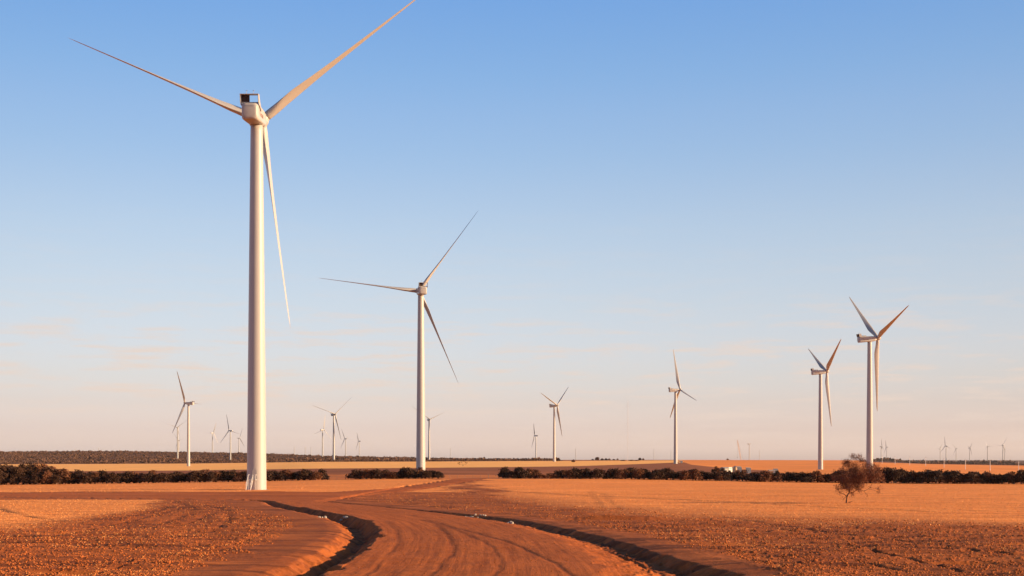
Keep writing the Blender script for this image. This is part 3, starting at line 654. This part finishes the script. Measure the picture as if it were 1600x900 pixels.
ORD = 'first second third fourth fifth sixth seventh eighth ninth tenth eleventh twelfth thirteenth fourteenth fifteenth sixteenth seventeenth eighteenth nineteenth twentieth twenty-first twenty-second twenty-third twenty-fourth'.split()
spots = []; px = -22
while px < 1622:
    if 508 < px < 552: px = 556
    if 690 < px < 789: px = 792
    if 850 < px < 857: px = 861
    spots.append(px+random.uniform(-2, 2)); px += random.uniform(7.6, 10.2)
for a_, b_, where in SEG:
    for k, p in enumerate([q for q in spots if a_ <= q < b_]):
        D = 437+random.uniform(-4, 5)+(4 if p > 857 else 0); yt = float(np.interp(p, *zip(*TOPS)))+random.choice([-3.0, -1.6, -.6, .2, .8, 1.8, 3.4])
        X0 = (p-800)/F*D; zt = ZC-(yt-718)*D/F; h = max(zt-gz(X0, D), 2.0)*(1.08 if p < 1290 else 1.16)
        tree(p, D, h, min(max(h*1.25, 4.9), 6.4)*random.uniform(.85, 1.2), 'bushy windbreak tree, %s from left %s' % (ORD[k], where), 'bushy trees of the windbreak row')
for k, p in enumerate((3, 22, 41, 58, 73, 88)):
    tree(p, 430, random.uniform(3.0, 5.0), random.uniform(3.8, 5), 'low bush, %s from left, in front of the taller left clump' % ORD[k], 'bushy trees of the windbreak row')
# far single trees
FT = [(896, 1650, 5, 7, 'small round bush alone on the yellow paddock'), (1120, 640, 11, 12, 'rounded dark tree beside the farm sheds'), (1129, 650, 8, 7, 'smaller dark tree touching the rounded tree beside the farm sheds'), (1113.5, 640, 6, 5, 'low bush left of the rounded tree beside the farm sheds'),
      (1127, 560, 8.6, 11, 'broad low tree in front of the left end of the long white shed'), (1133.5, 560, 7.5, 8, 'middle low tree in front of the long white shed'), (1139.5, 560, 8, 7, 'narrow tree in front of the right end of the long white shed'), (1144.5, 900, 2.2, 5, 'tiny flat bush in the orange paddock above the sheds'),
      (1194, 560, 8, 12, 'brown tree behind the windbreak left of the half-hidden pale roof'), (1215, 560, 8, 9, 'brown tree behind the windbreak at the right end of the half-hidden pale roof'),
      (873, 1900, 6, 6, 'tree just right of the foot of the turbine at the end of the yellow paddock'), (926, 2700, 2.5, 4, 'tiny leftmost tree of the skyline group left of the guyed mast'), (933, 2700, 5.5, 8, 'largest tree of the skyline group left of the guyed mast'),
      (941, 2700, 3.4, 6, 'third tree of the skyline group left of the guyed mast'), (947, 2700, 3.6, 6, 'fourth tree of the skyline group left of the guyed mast'), (952, 2700, 3.4, 5, 'fifth tree of the skyline group left of the guyed mast'),
      (959, 2700, 2.4, 5, 'low gap tree between the skyline group and the guyed mast'), (965, 2700, 3.4, 3.5, 'small upright tree nearest the guyed mast on its left'), (973, 2100, 2, 9, 'low dark bush at the foot of the guyed mast'), (986, 2100, 2.2, 10, 'low dark bush just right of the guyed mast'),
      (995, 2100, 2, 8, 'low dark bush between the mast and the skyline pair'), (1000, 2500, 5, 5.5, 'taller tree of the skyline pair right of the guyed mast'), (1005, 2500, 3.6, 4, 'lower tree of the skyline pair right of the guyed mast'), (1137, 2500, 3, 4, 'single dark bush on the orange skyline left of the crane')]
for p, D, hp, wp, lb in FT: tree(p, D, hp*D/F, wp*D/F, lb, 'single trees and bushes in the far paddocks')

def limb_tree(name, label, px, D, S, fork, trunk, tufts, leaf, nleaf, lsize, seed, group=None):
    """tree given by its limbs: coordinates in metres, x right, z up; depth is drawn at random"""
    rn = np.random.default_rng(seed); X0 = (px-800)/F*D; r = empty(name, (X0, D, gz(X0, D)-.05)); tag(r, label, 'tree', group)
    tr = MB(); tr.tube([(x*S, (rn.random()-.5)*.15, z*S) for x, z, _ in trunk], [q*S for _, _, q in trunk], 8, False)
    fk = Vector((fork[0]*S, 0, fork[1]*S)); P = []; ends = []
    nodes = [fk]
    for x, z, R, dens in sorted(tufts, key=lambda q: math.hypot(q[0]-fork[0], q[1]-fork[1])):
        e = Vector((x*S, rn.normal()*(1.2 if R*S > .5 else .8), z*S)); ends.append(e)
        par = min(nodes, key=lambda q: (q-e).length+.35*(q-fk).length); l_ = (e-par).length
        mid = par.lerp(e, .5)+Vector((rn.normal()*.1, rn.normal()*.15, rn.normal()*.1))*l_*.6
        w0 = .018+.012*max(0, 3.2*S-(par-fk).length)/S; tr.tube([par, mid, e], [w0, w0*.75, w0*.45], 5, False); nodes += [mid, e]
        for q in range(6):
            d = Vector(rn.normal(size=3)).normalized()*R*S*rn.uniform(.6, 1.1); tr.tube([mid.lerp(e, .5+.1*q), e+d*.6, e+d], [.012, .008, .004], 4, False)
        n = int(nleaf*dens*(R*S)**2); d = rn.normal(size=(n, 3)); d /= np.linalg.norm(d, axis=1)[:, None]
        # leaves sit in sprays on twigs rather than evenly
        k = max(int(n/14), 1); sp = rn.normal(size=(k, 3)); sp /= np.linalg.norm(sp, axis=1)[:, None]; sp *= R*S*rn.uniform(.25, 1.08, (k, 1))
        idx = rn.integers(0, k, n); P.append(sp[idx]+rn.normal(size=(n, 3))*.17+np.array(e))
    P = np.concatenate(P); V_, F_ = quads(P, rn.uniform(.5, 1.2, len(P))*lsize, rn)
    tr.build('trunk', M_bark, r, True); link('crown', np_mesh('crown', V_, F_, leaf), r); return r
def zp(x, y): return ((x-468)*.0123, (787-y)*.0123)
TU = [(520, 540, 90, 1), (450, 480, 80, 1), (560, 450, 90, 1), (640, 470, 90, 1), (700, 420, 80, .9), (600, 370, 80, .9), (540, 340, 60, .8), (720, 350, 60, .7), (660, 330, 50, .8), (480, 600, 60, 1), (440, 560, 70, 1), (580, 560, 70, 1), (660, 540, 70, .9), (760, 450, 70, .8), (380, 480, 50, .8), (820, 440, 45, .8),
      (790, 500, 50, .8), (500, 300, 40, .8), (560, 240, 40, .9), (620, 250, 40, .9), (650, 280, 35, .8), (470, 310, 35, .8), (540, 600, 45, .9), (600, 620, 40, .8), (400, 390, 35, .5), (440, 370, 25, .5), (340, 500, 35, .6), (360, 620, 35, .5), (380, 660, 20, .5), (850, 360, 35, .5), (870, 385, 25, .5),
      (900, 380, 20, .5), (850, 612, 26, .7), (820, 655, 20, .5), (740, 600, 20, .5), (540, 675, 30, .5), (700, 680, 15, .4), (350, 600, 30, .5), (430, 735, 12, .7), (800, 360, 30, .5)]
TU = [(*zp(x, y), R*.0123, d) for x, y, R, d in TU]
lx, ly = ground_at(1322.4, 786)
limb_tree('lone_tree', 'sparse twiggy tree with rusty leaves standing alone in the right paddock', 1322.4, ly, ly*7.5/F/7.5/.0925*1.0, zp(500, 662), [(0, -.3, .13), (.02, .3, .1), (.06, .8, .09), (.18, 1.2, .08), (*zp(500, 662), .07)], TU, M_leaf3, 2500, .10, 5)
mbs = MB()
for k in range(26):
    a = random.uniform(0, 6.28); q = random.uniform(.1, .5); mbs.tube([(0, 0, 0), (q*math.cos(a)*.5, q*math.sin(a)*.5, q*.5), (q*math.cos(a), q*math.sin(a), q*.6)], [.012, .01, .004], 4, False)
o = mbs.build('dry_tuft', M_leaf2); o.location = (lx+.35, ly-.3, gz(lx, ly)-.02); tag(o, 'small dry tuft at the foot of the lone tree', 'grass tuft')
D = 1250; TD = [(-4.5, 2.6, 1.2, .7), (-3.2, 3.6, 1.2, .7), (-1.6, 4.0, 1.0, .5), (.2, 4.6, 1.0, .6), (2.2, 4.0, 1.2, .7), (3.6, 3.0, 1.0, .6), (4.2, 4.2, .8, .5), (-2.6, 1.8, .9, .5), (2.6, 2.0, .8, .4)]
limb_tree('bare_tree', 'bare spreading orange-brown tree alone on the yellow paddock right of the second turbine', 723.5, D, 1.0, (0, 1.2), [(0, -.3, .3), (0, .6, .26), (0, 1.2, .22)], TD, M_leaf2, 60, .5, 8)

# bushland: countless bushes as one mass
def clump_mass(name, pts, sizes, mat, nq=13, seed=3):
    rn = np.random.default_rng(seed); n = len(pts); P = np.repeat(pts, nq, 0); s = np.repeat(sizes, nq)
    d = rn.normal(size=(n*nq, 3)); d /= np.linalg.norm(d, axis=1)[:, None]; d *= rn.uniform(.4, 1, (n*nq, 1))
    P = P+d*s[:, None]*np.array([1, 1, .55])+np.array([0, 0, 1])*s[:, None]*.5
    V_, F_ = quads(P, s*.95, rn); o = link(name, np_mesh(name, V_, F_, mat)); tag(o, kind='stuff'); return o
def scatter(n, pxa, pxb, da, db, keep, smin, smax, seed):
    rn = np.random.default_rng(seed); D = np.sqrt(rn.uniform(da**2, db**2, n)); p = rn.uniform(pxa, pxb, n); v = vfun(p, D)
    k = keep(p, D, v); p, D = p[k], D[k]; X = (p-800)/F*D
    s = rn.uniform(smin, smax, len(p))*(1+.9*(rn.random(len(p)) > .93)); return np.stack([X, D, base_z(X, D)], 1), s
fx = [-400, 0, 300, 500, 660, 800, 880]; flo = [7.6, 7.2, 6.2, 3.5, 3.1, 2.3, 2]
P1, S1 = scatter(30000, -420, 872, 1900, 4500, lambda p, D, v: (v < np.interp(p, fx, flo)) & ((p < 700) | (D > 2050)), 1.3, 2.8, 11)
o = clump_mass('bushland', P1, S1, M_bush); tag(o, 'reddish brown bushland covering the low hill at the left horizon', 'bushland')
P1, S1 = scatter(2600, 1440, 1850, 3000, 4300, lambda p, D, v: v < np.interp(p, [1440, 1600, 1800], [6.8, 9.2, 10]), 1.5, 3, 12)
o = clump_mass('scrub', P1, S1, M_bush, 10, 5); tag(o, 'low brown scrub beyond the orange paddock at the right', 'scrub')
P1, S1 = scatter(1500, 1362, 1585, 5000, 5600, lambda p, D, v: ((p < 1556) | (p > 1560)) & ((D < 5250) | (p < 1540)), 4, 7.5, 13)
o = clump_mass('distant_tree_line', P1, S1, M_bush, 12, 6); tag(o, 'dark distant tree line on the right horizon', 'trees')

# ------------------------------------------------------------------ loose straw, stubble and clods on the near ground
def near_scatter(n, seed, va=37, vb=200, pa=-180, pb=1780):
    rn = np.random.default_rng(seed); v = rn.uniform(va, vb, n); p = rn.uniform(pa, pb, n)
    ds = np.exp(np.linspace(math.log(45), math.log(432), 400)); D = np.empty(n)
    pb_ = np.round(p/40).astype(int)
    for q in np.unique(pb_):
        k = pb_ == q; vv = vfun(np.full(400, q*40.0), ds); D[k] = np.interp(v[k], vv[::-1], ds[::-1])
    X = (p-800)/F*D; z, mk = terrain(X, D); zb = base_z(X, D); return rn, p, v, X, D, z, z-zb, mk
def tufts(name, n, seed, keep, hmin, hmax, mat, lean=.5):
    rn, p, v, X, D, z, dl, mk = near_scatter(n, seed); k = keep(p, v, D, dl, mk, rn); X, D, z, v = X[k], D[k], z[k], v[k]; m = len(X)
    V_ = []; 
    for q in range(3):
        a = rn.uniform(0, 2*math.pi, m); h = rn.uniform(hmin, hmax, m)*(D/110)**.35; wd = h*rn.uniform(.35, .8, m)
        ca, sa = np.cos(a), np.sin(a); ox = rn.normal(size=m)*.05; oy = rn.normal(size=m)*.05
        b0 = np.stack([X+ox-ca*wd/2, D+oy-sa*wd/2, z-.02], 1); b1 = np.stack([X+ox+ca*wd/2, D+oy+sa*wd/2, z-.02], 1)
        tp = np.stack([X+ox+rn.normal(size=m)*h*lean, D+oy+rn.normal(size=m)*h*lean, z+h], 1); V_.append(np.stack([b0, b1, tp], 1))
    V_ = np.concatenate(V_).reshape(-1, 3); o = link(name, np_mesh(name, V_, np.arange(len(V_)).reshape(-1, 3), mat)); tag(o, kind='stuff'); return o
o = tufts('straw_stubble', 100000, 21, lambda p, v, D, dl, mk, rn: (mk['straw'] > rn.random(len(p))*.9+.05), .04, .085, M_straw, .3); tag(o, 'short straw stubble on the bright paddocks', 'stubble')
o = tufts('straw_litter', 34000, 22, lambda p, v, D, dl, mk, rn: (mk['rough'] > .5) & (mk['calm'] > .6) & (fbm((p-800)/F*D*.12, D*.12, 77, 3) > rn.random(len(p))*.5+.3), .04, .11, M_straw, .9); tag(o, 'loose straw litter on the rough red soil', 'straw')
def clods(name, n, seed, keep, smin, smax, mat):
    rn, p, v, X, D, z, dl, mk = near_scatter(n, seed); k = keep(p, v, D, dl, mk, rn); X, D, z = X[k], D[k], z[k]; m = len(X)
    s = (smin+(smax-smin)*rn.random(m)**3)*(D/90)**.3; base = np.array([(1, 0, 0), (-1, 0, 0), (0, 1, 0), (0, -1, 0), (0, 0, 1), (0, 0, -1)], float)
    V_ = base[None]*rn.uniform(.6, 1.2, (m, 6, 1))*np.array([1, 1, .7])*s[:, None, None]; a = rn.uniform(0, 6.28, m); ca, sa = np.cos(a), np.sin(a)
    x = V_[:, :, 0]*ca[:, None]-V_[:, :, 1]*sa[:, None]; y = V_[:, :, 0]*sa[:, None]+V_[:, :, 1]*ca[:, None]
    V_ = np.stack([x+X[:, None], y+D[:, None], V_[:, :, 2]+z[:, None]+s[:, None]*.15], -1).reshape(-1, 3)
    f = np.array([(0, 2, 4), (2, 1, 4), (1, 3, 4), (3, 0, 4), (2, 0, 5), (1, 2, 5), (3, 1, 5), (0, 3, 5)]); F_ = (np.arange(m)[:, None, None]*6+f[None]).reshape(-1, 3)
    o = link(name, np_mesh(name, V_, F_, mat)); tag(o, kind='stuff'); return o
o = clods('soil_clods', 110000, 23, lambda p, v, D, dl, mk, rn: (mk['rough'] > .5) & (mk['calm'] > .5) & (v > 48), .02, .11, M_clod); tag(o, 'broken red clods on the ploughed ground beside the road', 'clods')
o = clods('pale_stones', 26000, 27, lambda p, v, D, dl, mk, rn: (mk['calm'] > .5) & (np.abs(v-np.interp(p, [900, 1000, 1230, 1330, 1450, 1620], [92, 94, 96, 98, 102, 108])) < 2.6+1.6*rn.normal(size=len(p))) & (rn.random(len(p)) < np.interp(p, [900, 1000, 1200, 1260, 1430, 1500, 1650], [.0, .25, .2, 1, 1, .25, .1])), .04, .13, M_straw); tag(o, 'pale strip of straw and stones along the right paddock edge', 'stones')
o = clods('road_gravel', 9000, 24, lambda p, v, D, dl, mk, rn: (mk['road'] > .5) & (v > 52), .02, .06, M_clod); tag(o, 'scattered small gravel on the dirt road', 'gravel')

# pale stones laid across the drains
def rock_mesh(seed):
    rn = random.Random(seed); bm = bmesh.new(); bmesh.ops.create_icosphere(bm, subdivisions=2, radius=1)
    for v_ in bm.verts:
        k = .75+.35*rn.random(); v_.co = Vector((v_.co.x*k, v_.co.y*k*.8, v_.co.z*k*.65))
    me = bpy.data.meshes.new('rock'); bm.to_mesh(me); bm.free(); me.materials.append(M_rock); return me
RK = [rock_mesh(k) for k in range(5)]
def rocks(spots, label):
    for k_, (p, y, s) in enumerate(spots):
        x, d = ground_at(p, y); zz = float(gzs([x], [d])[0]); o = link('rock', random.choice(RK)); o.location = (x, d, zz+s*.25); o.scale = (s, s, s); o.rotation_euler = (0, 0, random.uniform(0, 6)); tag(o, label % ORD[k_], 'rock', 'pale rocks laid across the drains')
rocks([(499+k*4.3+random.uniform(-1, 1), 807.5-k*.13+random.uniform(-.8, .8), random.uniform(.14, .27)) for k in range(11)], 'pale rock, %s from left in the row across the drain left of the road')
rocks([(727+k*3.9+random.uniform(-1, 1), 804.6+k*.15+random.uniform(-.5, .5), random.uniform(.10, .2)) for k in range(9)], 'pale rock, %s from left in the row in the drain right of the road')
rocks([(795+k*2.6, 812.6+k*.7, .22) for k in range(3)], 'pale rock, %s from left in the small pile beside the right-hand row')

# ------------------------------------------------------------------ fences in the gaps of the windbreak
def fence(px0, px1, D, label):
    x0, x1 = (px0-800)/F*D, (px1-800)/F*D; n = int(abs(x1-x0)/2.6); r = empty('wire_fence', (x0, D, gz(x0, D))); tag(r, label, 'fence')
    z0 = gz(x0, D); tops = []
    for k in range(n+1):
        x = (x1-x0)*k/n; z = gz(x0+x, D)-z0; mb = MB(); rr_ = .09 if k % 6 == 0 else .045; mb.tube([(x, 0, z-.3), (x, 0, z+(1.5 if k % 6 == 0 else 1.25))], rr_, 6); mb.build('post', M_wood, r); tops.append((x, 0, z))
    for hgt in (.4, .8, 1.15): MB().tube([(x, 0, z+hgt) for x, y, z in tops], .01, 4).build('wire', M_grille, r)
fence(513, 553, 441, 'thin wire fence across the narrow gap left of the second turbine')
fence(690, 788, 443, 'thin wire fence across the wide open gap where the track leaves the paddock')

# ------------------------------------------------------------------ power poles on the right
def pole_parts(r, h):
    MB().tube([(0, 0, -.5), (0, 0, h)], [.36, .26], 10).build('pole', M_pole, r)
    a = MB(); a.box((0, 0, h+.15), (2.0, .16, .16)); a.build('crossarm', M_grille, r)
    for s in (-.9, 0, .9):
        q = MB(); q.tube([(s, 0, h+.2), (s, 0, h+.5 if s else h+1.6)], [.09, .06], 8); q.build('insulator', M_conc, r)
PP = [(1378.5, 2150, 'leftmost, beside the tall tower'), (1398.6, 2040, 'second from the left'), (1421.4, 1940, 'third from the left'), (1446.4, 1840, 'fourth from the left'), (1475, 1740, 'fifth from the left'), (1508.4, 1640, 'sixth from the left'), (1547, 1540, 'second nearest the right edge'), (1591.7, 1440, 'nearest the right edge')]
for p, D, lb in PP:
    X0 = (p-800)/F*D; r = empty('power_pole', (X0, D, gz(X0, D))); tag(r, 'pale power pole in the right-hand paddock, '+lb, 'power pole', 'power poles crossing the right-hand paddock'); pole_parts(r, 12.2)

# ------------------------------------------------------------------ guyed met mast, crane, sheds, site vehicles
D = 1700; X0 = (981-800)/F*D; r = empty('met_mast', (X0, D, gz(X0, D))); tag(r, 'very thin guyed measuring mast on the horizon left of the side-on turbine', 'mast')
mb = MB(); H = 82
for k in range(3):
    a = k*2.094; mb.tube([(.22*math.cos(a), .22*math.sin(a), 0), (.22*math.cos(a), .22*math.sin(a), H)], .045, 5)
for k in range(0, 82):
    for q in range(3):
        a, b = q*2.094, (q+1)*2.094; mb.tube([(.22*math.cos(a), .22*math.sin(a), k), (.22*math.cos(b), .22*math.sin(b), k+1)], .02, 3, False)
mb.build('lattice', M_pole, r)
MB().box((0, 0, 74), (4.6, .08, .08)).build('sensor_boom', M_grille, r)
for q in range(3):
    a = q*2.094+.3; g = MB()
    for hz_, q_ in ((27, 35), (54, 35), (80, 48)): g.tube([(0, 0, hz_), (q_*math.cos(a), q_*math.sin(a), 0)], .02, 3, False)
    g.build('guy_wires', M_grille, r)

D = 4050; X0 = (1159-800)/F*D; r = empty('crane', (X0, D, gz(X0, D)+0)); zc_ = ZC-(718.6-718)*D/F-gz(X0, D)
tag(r, 'orange crawler crane with long boom leaning left on the orange horizon', 'crane')
r.location.z += max(zc_-1, 0)*0
hb = zc_
cr_ = MB()
for s in (-3, 3): cr_.box((0, s, .8), (9, 1.4, 1.6))
cr_.build('crawler_tracks', M_dark, r)
cr_ = MB(); cr_.box((1.5, 0, 3), (9, 3.4, 2.6)); cr_.box((6.5, 0, 3), (2, 4, 2.8)); cr_.build('machine_house', M_orange, r)
MB().box((-3.6, -1.9, 3.0), (2, 1.6, 2.4)).build('cab', M_glass, r)
bm_ = MB(); top = Vector((-14, 0, 68+hb*0)); foot = Vector((-2, 0, 3)); ax = (top-foot).normalized(); u = Vector((0, 1, 0)); v2 = ax.cross(u); nb = 26
for su in (-1, 1):
    for sv in (-1, 1): bm_.tube([foot+(u*su+v2*sv)*.4, foot.lerp(top, .1)+(u*su+v2*sv)*1.3, foot.lerp(top, .9)+(u*su+v2*sv)*1.3, top+(u*su+v2*sv)*.4], .22, 4)
for k in range(nb):
    p0 = foot.lerp(top, .1+.8*k/nb); p1 = foot.lerp(top, .1+.8*(k+1)/nb); s = 1 if k % 2 else -1
    for su in (-1, 1): bm_.tube([p0+(u*su+v2*s)*1.3, p1+(u*su-v2*s)*1.3], .14, 3, False)
bm_.build('boom', M_tan, r)
ln = MB(); ln.tube([top, (top.x, 0, 14)], .12, 4); ln.box((top.x, 0, 13), (1.2, 1.2, 2.4)); ln.build('hook_line', M_dark, r)
MB().tube([(7, 0, 4.5), (3, 0, 14), tuple(top)], .12, 4).build('mast_line', M_dark, r)

def shed(px, D, wx, wy, h, roof, label, name='farm_shed', wall=M_shed, rz=0, lift=0):
    X0 = (px-800)/F*D; r = empty(name, (X0, D, gz(X0, D)+lift), rz); tag(r, label, 'shed')
    MB().box((0, 0, h/2-.2), (wx, wy, h+.4)).build('wall', wall, r)
    MB().prism([(-wy/2-.3, h), (0, h+roof), (wy/2+.3, h), (wy/2+.3, h+.12), (0, h+roof+.14), (-wy/2-.3, h+.12)], 'x', -wx/2-.3, wx/2+.3).build('roof', M_roof if wall is not M_shed else M_shed, r)
    MB().prism([(-wy/2, h), (0, h+roof-.02), (wy/2, h)], 'x', -wx/2, wx/2).build('gable', wall, r)
    MB().box((wx*.2, -wy/2-.03, 1.3), (2.2, .08, 2.6)).build('door', M_grille, r)
shed(1135, 700, 5.4, 4, 2.0, .5, 'long white farm shed half hidden by trees left of the tan tank', rz=.5)
shed(1143.6, 705, 1.1, 4, 2.2, .4, 'tall bright white shed end wall between the long shed and the tan tank', rz=.9)
shed(1154.5, 690, 1.5, 2.5, 2.6, .5, 'small white hut just right of the tan tank')
shed(1168.6, 640, 1.6, 1.6, 2.4, .4, 'tiny white hut alone right of the farm sheds')
shed(1208, 600, 4, 3, 1.5, .4, 'low shed with pale roof half hidden behind brown trees right of the white hut', wall=M_tan)
shed(1063.5, 1500, 4.5, 3, 2.4, .5, 'little box hut on the skyline right of the side-on turbine', 'site_hut', M_tan)
D = 695; X0 = (1149-800)/F*D; r = empty('water_tank', (X0, D, gz(X0, D))); tag(r, 'round tan water tank between the white sheds', 'water tank')
MB().tube([(0, 0, -.3), (0, 0, 3.0)], 1.15, 32).build('tank', M_tan, r); MB().tube([(0, 0, 3.0), (0, 0, 3.35), (0, 0, 3.4)], [1.2, .3, .05], 32).build('lid', M_grille, r)

def vehicle(px, D, body, cab, ln, h, label, name, cat, rz=0.0):
    X0 = (px-800)/F*D; r = empty(name, (X0, D, gz(X0, D)), rz); tag(r, label, cat)
    a = MB(); a.prism([(-ln/2, .55), (ln*.22, .55), (ln*.22, h), (-ln/2, h)], 'y', -1.05, 1.05); a.build('body', body, r)
    b = MB(); b.prism([(ln*.24, .5), (ln/2, .5), (ln/2, h*.45), (ln*.44, h*.9), (ln*.24, h*.92)], 'y', -1.0, 1.0); cb = b.build('cab', cab, r)
    MB().prism([(ln*.45, h*.5), (ln*.49, h*.5), (ln*.44, h*.84), (ln*.40, h*.84)], 'y', -1.02, 1.02).build('window', M_glass, cb)
    for sx in (-.32, .36):
        for sy in (-1, 1): MB().tube([(sx*ln, sy*.8, .45), (sx*ln, sy*1.08, .45)], .45, 16).build('wheel', M_tyre, r)
vehicle(553.5, 2120, M_shed, M_orange, 6.5, 3.2, 'site truck with white box and orange cab at the bushland edge', 'site_truck', 'truck', math.pi)
vehicle(529.5, 2130, M_shed, M_shed, 5, 2.0, 'white van parked right of the turbine foot at the bushland edge', 'site_van', 'van')
vehicle(535.5, 2130, M_shed, M_shed, 4.5, 1.8, 'second smaller white van further right of the turbine foot', 'site_van', 'van', .3)
vehicle(512.5, 2125, M_orange, M_orange, 5, 2.2, 'orange truck left of the turbine foot at the bushland edge', 'site_truck', 'truck')
vehicle(520.0, 2090, M_orange, M_shed, 4.5, 1.9, 'orange and white truck directly in front of the turbine foot', 'site_truck', 'truck')
vehicle(524.0, 2080, M_shed, M_shed, 4.6, 2.0, 'white van tight against the right side of the turbine foot', 'site_van', 'van')
#---HAZE---
hm = bpy.data.materials.new('haze'); hm.use_nodes = True; hn = hm.node_tree; hn.nodes.clear()
ho = hn.nodes.new('ShaderNodeOutputMaterial'); hv = hn.nodes.new('ShaderNodeVolumePrincipled')
hv.inputs['Color'].default_value = (.93, .90, .88, 1); hv.inputs['Density'].default_value = 1.2e-5; hv.inputs['Anisotropy'].default_value = .2
hn.links.new(hv.outputs[0], ho.inputs['Volume'])
tag(MB().box((0, 0, 50), (42000, 42000, 320)).build('haze', hm), kind='stuff')
